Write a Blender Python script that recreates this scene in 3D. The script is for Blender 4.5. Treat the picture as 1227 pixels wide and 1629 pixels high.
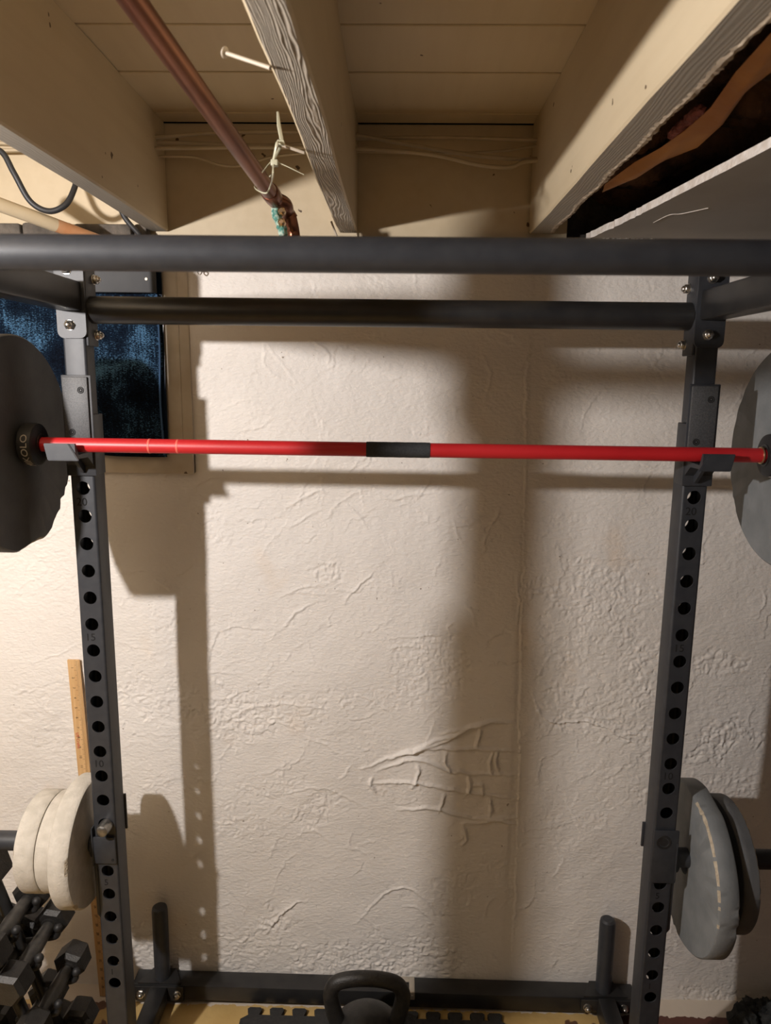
import bpy, bmesh, math, random
import numpy as np
from mathutils import Vector, Matrix

random.seed(7)
PI = math.pi
S = bpy.context.scene
for o in list(bpy.data.objects):
    bpy.data.objects.remove(o)
C = S.collection

# ------------------------------------------------------------------ camera
YAW, PITCH, ROLL, FPX = .0172999, .178654, .0110334, 1152.07
_f = Vector((-math.sin(YAW) * math.cos(PITCH), math.cos(YAW) * math.cos(PITCH), -math.sin(PITCH)))
_r = Vector((math.cos(YAW), math.sin(YAW), 0))
_u = _r.cross(_f)
_c, _s = math.cos(ROLL), math.sin(ROLL)
CR, CU = _c * _r + _s * _u, -_s * _r + _c * _u
cam = bpy.data.cameras.new('camera')
cam.sensor_fit = 'VERTICAL'
cam.sensor_height = 36
cam.lens = FPX / 1629 * 36
cam.clip_start = .02
cam.dof.use_dof = True
cam.dof.focus_distance = 1.5
cam.dof.aperture_fstop = 7
camo = bpy.data.objects.new('camera', cam)
C.objects.link(camo)
M3 = Matrix((CR, CU, -_f)).transposed()
camo.matrix_world = M3.to_4x4()
S.camera = camo

# ------------------------------------------------------------------ light and exposure
S.view_settings.view_transform = 'Standard'
S.view_settings.look = 'None'
S.view_settings.gamma = 1
S.view_settings.exposure = 0.0
w = bpy.data.worlds.new('world')
S.world = w
w.use_nodes = True
w.node_tree.nodes['Background'].inputs[0].default_value = (1, .86, .72, 1)
w.node_tree.nodes['Background'].inputs[1].default_value = 0.0
def lamp(name, loc, power, col, rad):
    l = bpy.data.lights.new(name, 'POINT')
    l.energy = power
    l.color = col
    l.shadow_soft_size = rad
    o = bpy.data.objects.new(name, l)
    o.location = loc
    C.objects.link(o)
    return o
lamp('hanging_bulb_light', (-.96, .28, .16), 94, (1, .945, .915), .022)

# ------------------------------------------------------------------ helpers
def at(px, py, X=None, Y=None, Z=None):
    d = _f + (px - 613.5) / FPX * CR - (py - 814.5) / FPX * CU
    k = Y / d.y if Y is not None else X / d.x if X is not None else Z / d.z
    return d * k

def nt(name, rough=.6, metal=0.0):
    m = bpy.data.materials.new(name)
    m.use_nodes = True
    b = m.node_tree.nodes['Principled BSDF']
    b.inputs['Roughness'].default_value = rough
    b.inputs['Metallic'].default_value = metal
    return m, m.node_tree, b

def N(t, kind, **kw):
    n = t.nodes.new(kind)
    for k, v in kw.items():
        if k in n.inputs.keys():
            n.inputs[k].default_value = v
        else:
            setattr(n, k, v)
    return n

def ramp(t, src, stops):
    r = t.nodes.new('ShaderNodeValToRGB')
    while len(r.color_ramp.elements) < len(stops):
        r.color_ramp.elements.new(.5)
    for e, (p, c) in zip(r.color_ramp.elements, stops):
        e.position = p
        e.color = (*c, 1)
    t.links.new(src, r.inputs[0])
    return r.outputs[0]

def coords(t, scale=(1, 1, 1), rot=(0, 0, 0)):
    tc = t.nodes.new('ShaderNodeTexCoord')
    mp = t.nodes.new('ShaderNodeMapping')
    mp.inputs['Scale'].default_value = scale
    mp.inputs['Rotation'].default_value = rot
    t.links.new(tc.outputs['Object'], mp.inputs[0])
    return mp.outputs[0]

def mat(name, c1, c2=None, rough=.6, metal=0, nscale=30, bump=0, bscale=200, stretch=(1, 1, 1), lo=.35, hi=.65, det=5, spec=None):
    """noise mix of two colours of the stuff itself, with a fine bump"""
    m, t, b = nt(name, rough, metal)
    v = coords(t, stretch)
    n = N(t, 'ShaderNodeTexNoise', Scale=nscale, Detail=det)
    t.links.new(v, n.inputs['Vector'])
    c = ramp(t, n.outputs[0], [(lo, c1), (hi, c2 or tuple(x * .85 for x in c1))])
    t.links.new(c, b.inputs['Base Color'])
    if spec is not None:
        b.inputs['Specular IOR Level'].default_value = spec
    if bump:
        n2 = N(t, 'ShaderNodeTexNoise', Scale=bscale, Detail=3)
        t.links.new(v, n2.inputs['Vector'])
        bp = N(t, 'ShaderNodeBump', Strength=1.0, Distance=bump)
        t.links.new(n2.outputs[0], bp.inputs['Height'])
        t.links.new(bp.outputs[0], b.inputs['Normal'])
    return m

def finish(name, bm, m, parent=None, smooth=True, ang=35):
    me = bpy.data.meshes.new(name)
    bmesh.ops.recalc_face_normals(bm, faces=bm.faces)
    bm.to_mesh(me)
    bm.free()
    o = bpy.data.objects.new(name, me)
    C.objects.link(o)
    for q in (m if isinstance(m, (list, tuple)) else [m]):
        me.materials.append(q)
    if smooth:
        me.shade_smooth()
        me.set_sharp_from_angle(angle=math.radians(ang))
    if parent:
        o.parent = parent
        o.matrix_parent_inverse = Matrix.Identity(4)
        pw, q = Vector((0, 0, 0)), parent
        while q:
            pw += q.location
            q = q.parent
        o.location = -pw
        o.rotation_euler = (0, 0, 0)
    return o

def thing(name, label, cat, loc=(0, 0, 0), group=None):
    o = bpy.data.objects.new(name, None)
    o.location = loc
    o.empty_display_size = .05
    C.objects.link(o)
    return tag(o, label, cat, group)

def tag(o, label, cat, group=None):
    o['label'] = label
    o['category'] = cat
    if group:
        o['group'] = group
    return o

def struct(o, label=None):
    o['kind'] = 'structure'
    if label:
        o['label'] = label
    return o

def box(bm, x0, x1, y0, y1, z0, z1, bev=0, mi=0, seg=2):
    b = bmesh.new()
    v = [b.verts.new((x, y, z)) for x in (x0, x1) for y in (y0, y1) for z in (z0, z1)]
    for f in ((0, 1, 3, 2), (4, 6, 7, 5), (0, 4, 5, 1), (2, 3, 7, 6), (0, 2, 6, 4), (1, 5, 7, 3)):
        b.faces.new([v[i] for i in f])
    if bev:
        bmesh.ops.bevel(b, geom=b.edges[:], offset=bev, segments=seg, affect='EDGES', profile=.5)
    merge(bm, b, mi)

def merge(bm, b, mi=0, M=None):
    if M is not None:
        bmesh.ops.transform(b, matrix=M, verts=b.verts)
    vm = {v: bm.verts.new(v.co) for v in b.verts}
    for f in b.faces:
        try:
            g = bm.faces.new([vm[v] for v in f.verts])
            g.material_index = mi or f.material_index
        except ValueError:
            pass
    b.free()

def frame_of(d):
    d = d.normalized()
    a = Vector((0, 0, 1)) if abs(d.z) < .9 else Vector((0, 1, 0))
    s = d.cross(a).normalized()
    return s, d.cross(s).normalized(), d

def lathe(bm, p0, axis, prof, seg=40, mi=0, cap=True):
    """prof: list of (distance along axis, radius)"""
    s, u, d = frame_of(Vector(axis))
    p0 = Vector(p0)
    rings = []
    for t, r in prof:
        rings.append([bm.verts.new(p0 + d * t + (s * math.cos(2 * PI * i / seg) + u * math.sin(2 * PI * i / seg)) * max(r, 1e-5)) for i in range(seg)])
    for a, b in zip(rings, rings[1:]):
        for i in range(seg):
            f = bm.faces.new((a[i], a[(i + 1) % seg], b[(i + 1) % seg], b[i]))
            f.material_index = mi
    if cap:
        for r in (rings[0], rings[-1]):
            bm.faces.new(r).material_index = mi
    return rings

def cyl(bm, a, b, r, seg=32, mi=0, bev=0):
    a, b = Vector(a), Vector(b)
    L = (b - a).length
    prof = [(0, r - bev), (bev, r), (L - bev, r), (L, r - bev)] if bev else [(0, r), (L, r)]
    lathe(bm, a, b - a, prof, seg, mi)

def spline(pts, n=8):
    pts = [Vector(p) for p in pts]
    P = [pts[0] * 2 - pts[1]] + pts + [pts[-1] * 2 - pts[-2]]
    out = []
    for i in range(1, len(P) - 2):
        for k in range(n):
            t = k / n
            a, b, c, d = P[i - 1], P[i], P[i + 1], P[i + 2]
            out.append(.5 * ((2 * b) + (c - a) * t + (2 * a - 5 * b + 4 * c - d) * t * t + (3 * b - a - 3 * c + d) * t ** 3))
    out.append(pts[-1])
    return out

def tube(bm, pts, r, seg=12, sm=8, closed=False, mi=0, flat=None):
    P = spline(pts, sm) if sm else [Vector(p) for p in pts]
    rings = []
    n = len(P)
    prev = None
    for i, p in enumerate(P):
        d = (P[min(i + 1, n - 1)] - P[max(i - 1, 0)]).normalized()
        if closed and i in (0, n - 1):
            d = (P[1] - P[n - 2]).normalized()
        if prev is None:
            s, u, _ = frame_of(d)
        else:
            s = (prev - d * prev.dot(d)).normalized()
            u = d.cross(s)
        prev = s
        rr = r(i / (n - 1)) if callable(r) else r
        fl = flat or 1
        rings.append([bm.verts.new(p + s * math.cos(2 * PI * k / seg) * rr + u * math.sin(2 * PI * k / seg) * rr * fl) for k in range(seg)])
    for a, b in zip(rings, rings[1:]):
        for i in range(seg):
            bm.faces.new((a[i], a[(i + 1) % seg], b[(i + 1) % seg], b[i])).material_index = mi
    bm.faces.new(rings[0]).material_index = mi
    bm.faces.new(rings[-1]).material_index = mi

def text_mesh(s, size, depth=.0004):
    cu = bpy.data.curves.new('t', 'FONT')
    cu.body = s
    cu.size = size
    cu.extrude = depth
    cu.align_x = 'CENTER'
    cu.align_y = 'CENTER'
    cu.resolution_u = 4
    o = bpy.data.objects.new('t', cu)
    C.objects.link(o)
    dg = bpy.context.evaluated_depsgraph_get()
    dg.update()
    me = bpy.data.meshes.new_from_object(o.evaluated_get(dg))
    bpy.data.objects.remove(o)
    bm = bmesh.new()
    bm.from_mesh(me)
    bpy.data.meshes.remove(me)
    return bm

def vnoise(x, z, s, seed):
    rs = np.random.RandomState(seed)
    G = rs.rand(128, 128)
    u, v = x / s + 50.3, z / s + 50.7
    i, j = np.floor(u).astype(int), np.floor(v).astype(int)
    fu, fv = u - i, v - j
    fu, fv = fu * fu * (3 - 2 * fu), fv * fv * (3 - 2 * fv)
    g = lambda a, b: G[a % 128, b % 128]
    return (g(i, j) * (1 - fu) + g(i + 1, j) * fu) * (1 - fv) + (g(i, j + 1) * (1 - fu) + g(i + 1, j + 1) * fu) * fv - .5

# ------------------------------------------------------------------ materials
BLK = mat('black_powder_coat', (.025, .027, .032), (.033, .035, .040), rough=.46, nscale=60, bump=.00012, bscale=1400)
BLK2 = mat('black_satin_steel', (.014, .014, .015), (.022, .0215, .021), rough=.38, nscale=25, bump=.00008, bscale=900)
NUM = mat('stencil_recess_black', (.004, .004, .004), (.006, .006, .006), rough=.9)
LINER = mat('grained_plastic_liner', (.045, .046, .048), (.075, .076, .078), rough=.5, nscale=420, bump=.0004, bscale=700)
CHROME = mat('zinc_bolt', (.62, .60, .56), (.5, .48, .45), rough=.3, metal=1, nscale=30, bump=.0004, bscale=300)
RED = mat('red_bar_coating', (.47, .015, .019), (.43, .012, .016), rough=.42, nscale=12, bump=.00005, bscale=700)
TAPE = mat('black_cloth_tape', (.018, .020, .022), (.030, .032, .034), rough=.85, nscale=300, bump=.0002, bscale=1500)
BRASS = mat('pale_brass', (.70, .50, .30), rough=.3, metal=1)
RUB = mat('black_rubber', (.010, .010, .011), (.018, .018, .019), rough=.55)
LOGO = mat('beige_print', (.50, .44, .36), rough=.6)
PGREY = mat('grey_painted_concrete', (.15, .16, .165), (.19, .20, .205), rough=.62, nscale=22, bump=.0006, bscale=160)
PDARK = mat('charcoal_painted_concrete', (.075, .077, .08), (.10, .102, .105), rough=.6, nscale=18, bump=.0006, bscale=160)
PWHT = mat('whitish_concrete', (.56, .52, .455), (.46, .425, .365), rough=.85, nscale=45, bump=.0010, bscale=220)
CHIP_GLINT = mat('bare_concrete_chip_and_rim_glint', (.50, .43, .33), (.36, .30, .22), rough=.95, nscale=120, bump=.002, bscale=300)  # bare concrete of chips; also the painted glint on the thin dark disc's rim
IRON = mat('black_cast_iron', (.010, .0095, .009), (.020, .0185, .017), rough=.48, nscale=70, bump=.0008, bscale=320)
STEELH = mat('worn_steel_handle', (.035, .033, .031), (.06, .056, .05), rough=.38, nscale=60, metal=.3)
COPPER = mat('tarnished_copper', (.26, .105, .055), (.15, .060, .038), rough=.34, metal=.85, nscale=14, bump=.0002, stretch=(1, .3, 1), bscale=90)
VERD = mat('green_verdigris', (.08, .24, .20), (.50, .60, .50), rough=.9, nscale=95, bump=.003, bscale=130, lo=.42, hi=.6)
TIE = mat('pale_nylon', (.52, .50, .36), rough=.4)
NAILW = mat('white_painted_nail', (.50, .43, .34), rough=.5)
CABLE = mat('painted_cable_sheath', (.50, .41, .28), (.42, .34, .22), rough=.55, nscale=20)
CORD = mat('black_cord', (.022, .023, .026), rough=.5)
DRY = mat('grey_drywall_paper', (.26, .235, .205), (.22, .20, .175), rough=.85, nscale=6)
DRYE = mat('white_gypsum', (.74, .69, .64), (.60, .53, .46), rough=.95, nscale=60, bump=.003, bscale=120)
KRAFT = mat('kraft_paper', (.46, .21, .055), (.33, .13, .03), rough=.7, nscale=9, bump=.004, bscale=16)
INSUL = mat('brown_insulation', (.17, .085, .045), (.035, .018, .012), rough=1, nscale=16, bump=.012, bscale=40)
PINK = mat('pink_insulation', (.30, .10, .09), (.16, .05, .045), rough=1, nscale=60, bump=.01, bscale=90)
FOAM = mat('black_foam_mat', (.022, .022, .022), (.032, .031, .030), rough=.9, nscale=90, bump=.0012, bscale=420)
RULER = mat('pale_yellow_wood', (.66, .42, .20), (.56, .33, .14), rough=.55, nscale=18, stretch=(12, 1, .6))
INK = mat('black_ink', (.05, .035, .02), rough=.7)
INKR = mat('red_ink', (.50, .045, .04), rough=.7)
STONE = mat('bare_grey_stone', (.14, .12, .10), (.07, .06, .05), rough=.95, nscale=30, bump=.006, bscale=60)
GALV = mat('galvanized_plate', (.50, .45, .38), (.42, .38, .32), rough=.5, metal=.4)
CARD = mat('brown_board', (.13, .08, .04), (.09, .055, .028), rough=.9, nscale=14)
RAG = mat('black_fleece', (.012, .013, .013), (.035, .036, .034), rough=1, nscale=60, bump=.006, bscale=110)

def wood_paint(name, c1, c2, scale=1.0, gaps=None):
    """cream painted timber: long faint grain, small chips of darker paint"""
    m, t, b = nt(name, .55)
    v = coords(t, (1, 1, 1))
    n = N(t, 'ShaderNodeTexNoise', Scale=4 * scale, Detail=6)
    t.links.new(v, n.inputs['Vector'])
    c = ramp(t, n.outputs[0], [(.35, c1), (.7, c2)])
    v2 = coords(t, (30, 2.5, 30))
    g = N(t, 'ShaderNodeTexNoise', Scale=1.5, Detail=4)
    t.links.new(v2, g.inputs['Vector'])
    mx = N(t, 'ShaderNodeMix', data_type='RGBA', blend_type='MULTIPLY')
    mx.inputs['Factor'].default_value = .5
    t.links.new(c, mx.inputs['A'])
    t.links.new(ramp(t, g.outputs[0], [(.3, (.9, .88, .85)), (.6, (1, 1, 1))]), mx.inputs['B'])
    k = N(t, 'ShaderNodeTexNoise', Scale=38, Detail=2)
    t.links.new(v, k.inputs['Vector'])
    mx2 = N(t, 'ShaderNodeMix', data_type='RGBA')
    t.links.new(ramp(t, k.outputs[0], [(.755, (0, 0, 0)), (.775, (1, 1, 1))]), mx2.inputs['Factor'])
    t.links.new(mx.outputs['Result'], mx2.inputs['A'])
    mx2.inputs['B'].default_value = (.09, .055, .03, 1)
    t.links.new(mx2.outputs['Result'], b.inputs['Base Color'])
    bp = N(t, 'ShaderNodeBump', Strength=.6, Distance=.0008)
    t.links.new(g.outputs[0], bp.inputs['Height'])
    t.links.new(bp.outputs[0], b.inputs['Normal'])
    return m
CREAM = wood_paint('cream_painted_wood', (.59, .49, .335), (.545, .445, .295))
CREAM2 = wood_paint('cream_painted_casing', (.60, .54, .45), (.50, .43, .33), 3)

def grain_mat(name, c1, c2, wscale, dist, bump):
    m, t, b = nt(name, .75)
    v = coords(t, (1, .12, 1))
    n = N(t, 'ShaderNodeTexNoise', Scale=20, Detail=3)
    t.links.new(v, n.inputs['Vector'])
    vm = N(t, 'ShaderNodeVectorMath', operation='SCALE')
    vm.inputs['Scale'].default_value = dist
    t.links.new(n.outputs['Color'], vm.inputs[0])
    va = N(t, 'ShaderNodeVectorMath', operation='ADD')
    t.links.new(v, va.inputs[0])
    t.links.new(vm.outputs[0], va.inputs[1])
    wv = N(t, 'ShaderNodeTexWave', Scale=wscale, Distortion=2.5, Detail=2)
    wv.inputs['Detail Scale'].default_value = 1.5
    wv.bands_direction = 'X'
    t.links.new(va.outputs[0], wv.inputs['Vector'])
    t.links.new(ramp(t, wv.outputs['Fac'], [(.25, c2), (.6, c1)]), b.inputs['Base Color'])
    bp = N(t, 'ShaderNodeBump', Strength=1, Distance=bump)
    t.links.new(wv.outputs['Fac'], bp.inputs['Height'])
    t.links.new(bp.outputs[0], b.inputs['Normal'])
    return m
GRAIN = grain_mat('whitewashed_ridged_grain', (.45, .395, .32), (.30, .255, .20), 95, .060, .0011)
GRAIN2 = grain_mat('grey_worn_joist_underside', (.345, .31, .26), (.325, .29, .24), 50, .06, .00012)

def plaster_mat():
    m, t, b = nt('white_painted_plaster', .62)
    v = coords(t)
    n = N(t, 'ShaderNodeTexNoise', Scale=2.2, Detail=5)
    t.links.new(v, n.inputs['Vector'])
    c = ramp(t, n.outputs[0], [(.3, (.72, .675, .62)), (.62, (.77, .73, .685))])
    st = N(t, 'ShaderNodeTexNoise', Scale=5.5, Detail=4)
    t.links.new(coords(t, (1, 1, .7)), st.inputs['Vector'])
    mx = N(t, 'ShaderNodeMix', data_type='RGBA')
    t.links.new(ramp(t, st.outputs[0], [(.62, (0, 0, 0)), (.80, (.42, .42, .42))]), mx.inputs['Factor'])
    t.links.new(c, mx.inputs['A'])
    mx.inputs['B'].default_value = (.72, .52, .33, 1)
    sp = N(t, 'ShaderNodeTexNoise', Scale=70, Detail=2)
    t.links.new(v, sp.inputs['Vector'])
    mx2 = N(t, 'ShaderNodeMix', data_type='RGBA')
    t.links.new(ramp(t, sp.outputs[0], [(.765, (0, 0, 0)), (.785, (.8, .8, .8))]), mx2.inputs['Factor'])
    t.links.new(mx.outputs['Result'], mx2.inputs['A'])
    mx2.inputs['B'].default_value = (.22, .17, .13, 1)
    t.links.new(mx2.outputs['Result'], b.inputs['Base Color'])
    f1 = N(t, 'ShaderNodeTexNoise', Scale=190, Detail=5)
    t.links.new(coords(t, (.55, 1, 1)), f1.inputs['Vector'])
    bp = N(t, 'ShaderNodeBump', Strength=1.0, Distance=.0019)
    t.links.new(f1.outputs[0], bp.inputs['Height'])
    t.links.new(bp.outputs[0], b.inputs['Normal'])
    return m
PLASTER = plaster_mat()

# ------------------------------------------------------------------ the setting
FLOOR, WALLY, JZ, CZ = -1.58, 1.65, .318, .54

def wall_back():
    def axis(a, b, step, ends):
        core = np.arange(a, b + step / 2, step)
        return np.concatenate([ends[0], core, ends[1]])
    xs = axis(-1.04, 1.04, .0026, (np.array([-2.2, -1.6, -1.2]), np.array([1.3, 1.7, 2.2])))
    zs = axis(FLOOR, .303, .0026, (np.array([]), np.array([])))
    X, Z = np.meshgrid(xs, zs)
    H = .010 * vnoise(X, Z, .42, 1) + .006 * vnoise(X, Z, .16, 2) + .0022 * vnoise(X, Z, .055, 3) + .0006 * vnoise(X, Z, .018, 4)
    def warp(s, a, seed):
        return X + a * vnoise(X, Z, s, seed), Z + a * vnoise(X, Z, s, seed + 1)
    WX, WZ = warp(.02, .012, 20)
    rough = (np.abs(vnoise(WX, WZ, .011, 5)) * 1.7 + np.abs(vnoise(WX, WZ, .0062, 6)) * 1.4)
    # rough patches where the skim coat has come away
    patches = [(375, 1135, 62, 42, 1), (480, 1125, 70, 30, .6), (250, 1110, 80, 45, .9), (690, 1060, 60, 40, .8), (640, 1110, 90, 22, .5),
               (505, 1290, 45, 32, .9), (430, 1250, 60, 22, .6), (385, 1300, 40, 30, .6), (960, 960, 75, 55, .9), (900, 1040, 60, 40, .7),
               (1010, 1050, 60, 50, .7), (1150, 1180, 50, 34, 1.3), (940, 1130, 90, 36, .8), (1150, 1055, 36, 22, 1), (1000, 1165, 40, 22, 1),
               (600, 1530, 170, 42, 1), (450, 1455, 34, 24, 1), (380, 1510, 60, 40, .8), (525, 908, 24, 16, 1.2), (225, 1510, 60, 36, 1),
               (860, 940, 22, 18, 1), (730, 1410, 40, 26, .6), (770, 1380, 26, 26, .5), (1170, 1255, 60, 30, .6), (1140, 1590, 80, 20, 1),
               (640, 1250, 40, 24, .4), (980, 1250, 60, 60, .35), (60, 1150, 60, 60, .4), (340, 1000, 60, 20, .3)]
    R = np.zeros_like(X)
    for px, py, rx, ry, k in patches:
        c = at(px, py, Y=WALLY)
        sx, sz = rx * .00155, ry * .00165
        d = ((X - c.x) / sx) ** 2 + ((Z - c.z) / sz) ** 2 + 2.2 * vnoise(X, Z, .035, 31) + 1.6 * vnoise(X, Z, .012, 33)
        R = np.maximum(R, k * np.clip(1.25 - d, 0, .5) * 2)
    gen = np.clip(vnoise(X, Z, .13, 40) * 2 + vnoise(X, Z, .035, 41) - .35, 0, 1)
    H += (R * .0030 + gen * .0020 + .00035) * (rough - .35) - R * .0012 + .0005 * vnoise(X, Z * 1.6, .009, 8)

    def stroke(pts, h, sig, step=0.0, wob=.006):
        """a raised trowel ridge (or, with step, the lip of a layer) along a wandering line"""
        P = [(p.x, p.z) for p in spline([Vector((a, 0, b)) for a, b in pts], 6)]
        P = np.array(P)
        mg = .02
        i0, i1 = np.searchsorted(xs, [P[:, 0].min() - mg, P[:, 0].max() + mg])
        j0, j1 = np.searchsorted(zs, [P[:, 1].min() - mg, P[:, 1].max() + mg])
        if i1 - i0 < 2 or j1 - j0 < 2:
            return
        xx, zz = X[j0:j1, i0:i1], Z[j0:j1, i0:i1]
        wx = xx + wob * (vnoise(xx, zz, .017, 50) + .35 * vnoise(xx, zz, .006, 52))
        wz = zz + wob * (vnoise(xx, zz, .017, 51) + .35 * vnoise(xx, zz, .006, 53))
        best = np.full(xx.shape, 9.)
        side = np.zeros_like(best)
        for k in range(len(P) - 1):
            a, b = P[k], P[k + 1]
            ab = b - a
            L = (ab ** 2).sum() + 1e-12
            t = np.clip(((wx - a[0]) * ab[0] + (wz - a[1]) * ab[1]) / L, 0, 1)
            dx, dz = wx - a[0] - t * ab[0], wz - a[1] - t * ab[1]
            d = np.hypot(dx, dz)
            tt = (k + t) / (len(P) - 1)
            m = d < best
            best[m] = d[m]
            sd = np.sign(ab[0] * dz - ab[1] * dx)
            side[m] = (sd * np.sin(np.pi * np.clip(tt, 0.02, .98)) ** .5)[m]
        env = np.abs(side)
        H[j0:j1, i0:i1] += h * env * np.exp(-(best / sig) ** 2)
        if step:
            H[j0:j1, i0:i1] += step * side * np.exp(-best / .007)
    def px(*pts):
        return [(at(a, b, Y=WALLY).x, at(a, b, Y=WALLY).z) for a, b in pts]
    marks = [([(428, 1482), (440, 1462), (468, 1438), (484, 1434)], .0026, .0022, .003),
             ([(565, 1468), (610, 1424), (650, 1412), (684, 1440), (692, 1462)], .0028, .003, .001),
             ([(640, 1440), (668, 1446), (690, 1470)], .002, .003, .001), ([(548, 960), (578, 925), (592, 912)], .0024, .0025, .0016),
             ([(445, 952), (480, 936), (520, 930)], .0016, .0025, .001), ([(448, 1003), (470, 975), (500, 960)], .0022, .003, .0014),
             ([(845, 1105), (858, 1134), (884, 1152), (940, 1152), (1016, 1186)], .0018, .002, .003),
             ([(332, 1060), (340, 1025), (362, 1000), (450, 1003)], .0010, .002, .0014), ([(620, 1016), (680, 1012), (708, 1010)], .001, .002, .0015),
             ([(420, 545), (425, 590), (470, 610)], .0016, .003, .0006), ([(420, 543), (445, 575), (470, 608)], .0018, .002, .0006),
             ([(478, 530), (520, 560), (522, 580)], .0024, .003, 0), ([(375, 690), (410, 680), (437, 665)], .0016, .002, .001),
             ([(450, 812), (480, 795), (505, 782), (520, 786)], .0022, .0025, .001), ([(455, 840), (480, 828), (502, 816)], .0024, .0025, 0),
             ([(545, 800), (565, 815), (585, 840)], .002, .0025, 0), ([(590, 775), (620, 795), (650, 790), (690, 785)], .0020, .003, .0008),
             ([(695, 835), (720, 838), (780, 828)], .0012, .002, .0008), ([(768, 560), (780, 600), (772, 640)], .0018, .003, 0),
             ([(610, 610), (640, 600), (680, 598)], .001, .002, .0005), ([(350, 650), (380, 640), (420, 636)], .0012, .002, 0),
             ([(800, 800), (780, 840), (768, 868)], .0022, .003, 0), ([(720, 820), (728, 850), (740, 868)], .0016, .003, 0),
             ([(822, 926), (826, 960), (822, 990)], .0014, .002, .002), ([(900, 885), (970, 889), (1060, 889)], .0010, .003, .0006),
             ([(740, 960), (752, 975), (757, 1005)], .002, .003, 0), ([(725, 985), (712, 1000), (735, 1010)], .002, .003, 0),
             ([(300, 1180), (400, 1125), (470, 1120), (530, 1128)], .0018, .004, 0), ([(690, 1145), (685, 1165), (676, 1185)], .002, .0025, .001),
             ([(1030, 1205), (1060, 1195), (1090, 1205)], .002, .003, 0), ([(560, 1212), (552, 1230), (540, 1240)], .0022, .003, 0),
             ([(480, 1170), (520, 1185), (555, 1210)], .0018, .003, 0), ([(460, 1260), (520, 1255), (590, 1290)], .0014, .003, .001),
             ([(560, 1320), (556, 1345), (590, 1360)], .0018, .003, 0), ([(470, 1330), (500, 1320), (530, 1345)], .002, .003, 0),
             ([(770, 1480), (775, 1440), (790, 1425)], .0018, .003, 0), ([(450, 1190), (452, 1220), (450, 1250)], .0014, .003, 0)]
    bricks = [[(575, 1224), (640, 1198), (700, 1182), (765, 1150), (822, 1152)], [(640, 1196), (700, 1190), (760, 1192), (826, 1196)],
              [(600, 1226), (660, 1208), (718, 1226), (826, 1234)], [(592, 1246), (650, 1244), (720, 1256), (826, 1272)],
              [(632, 1288), (690, 1286), (750, 1300), (824, 1302)], [(765, 1150), (762, 1172), (757, 1192)], [(712, 1194), (708, 1212), (718, 1228)],
              [(785, 1194), (780, 1212), (782, 1234)], [(664, 1216), (666, 1232), (656, 1252)], [(746, 1232), (748, 1250), (740, 1268)],
              [(706, 1262), (704, 1276), (698, 1292)], [(780, 1270), (782, 1284), (778, 1302)], [(792, 1196), (790, 1214), (794, 1230)],
              [(768, 1268), (766, 1250), (752, 1250)], [(600, 1262), (590, 1250), (594, 1236)], [(700, 1168), (740, 1158), (800, 1146)],
              [(735, 1308), (742, 1330), (736, 1345)], [(735, 1310), (790, 1304), (818, 1312)], [(620, 1208), (700, 1176), (760, 1158)]]
    for p, h, s_, st in marks:
        stroke(px(*p), h, s_, st)
    for p in bricks:
        stroke(px(*p), .0068, .0038)
    for p in ([(838, 560), (836, 700), (833, 880)], [(833, 870), (829, 1000), (827, 1120)], [(826, 1090), (826, 1220), (823, 1340)], [(824, 1330), (818, 1460), (812, 1560)]):
        stroke(px(*p), .0010, .002, .0016)
    rs = random.Random(3)
    for k in range(420):
        x0, z0 = rs.uniform(-.95, .98), rs.uniform(-1.5, .28)
        a = rs.gauss(.35, .8)
        L = rs.uniform(.02, .08)
        b = rs.uniform(-.9, .9)
        p = [(x0, z0), (x0 + L * math.cos(a), z0 + L * math.sin(a)), (x0 + L * math.cos(a) + L * math.cos(a + b), z0 + L * math.sin(a) + L * math.sin(a + b))]
        stroke(p, rs.uniform(.0003, .0013), rs.uniform(.0015, .0026), rs.choice([0, .0004, .0006, .001]), .013)
    # vertical joint of an older opening: the right side sits slightly back
    seam = .291 + .012 * (Z + .42) * 0 + .002 * vnoise(X, Z, .03, 60)
    H -= .0018 * (1 / (1 + np.exp(-(X - seam) / .002)))
    # keep the plaster off the window recess
    V = np.stack([X, WALLY - H, Z], -1).reshape(-1, 3)
    ny, nx = X.shape
    idx = np.arange(ny * nx).reshape(ny, nx)
    F = np.stack([idx[:-1, :-1], idx[:-1, 1:], idx[1:, 1:], idx[1:, :-1]], -1).reshape(-1, 4)
    me = bpy.data.meshes.new('wall_back')
    me.vertices.add(len(V))
    me.vertices.foreach_set('co', V.ravel().astype(np.float32))
    me.loops.add(F.size)
    me.loops.foreach_set('vertex_index', F.ravel().astype(np.int32))
    me.polygons.add(len(F))
    me.polygons.foreach_set('loop_start', np.arange(0, F.size, 4, dtype=np.int32))
    me.polygons.foreach_set('loop_total', np.full(len(F), 4, dtype=np.int32))
    me.update(calc_edges=True)
    me.shade_smooth()
    me.materials.append(PLASTER)
    o = bpy.data.objects.new('wall_back', me)
    C.objects.link(o)
    struct(o)
wall_back()

DIM = mat('dim_basement_wall', (.26, .25, .25), (.21, .205, .205), rough=.9)
def plain(name, x0, x1, y0, y1, z0, z1, m):
    bm = bmesh.new()
    box(bm, x0, x1, y0, y1, z0, z1)
    return struct(finish(name, bm, m, smooth=False))
plain('wall_left', -2.3, -2.2, -2.6, 1.65, FLOOR, CZ, DIM)
plain('wall_right', 2.2, 2.3, -2.6, 1.65, FLOOR, CZ, DIM)
plain('wall_front', -2.3, 2.3, -2.7, -2.6, FLOOR, CZ, DIM)

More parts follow.
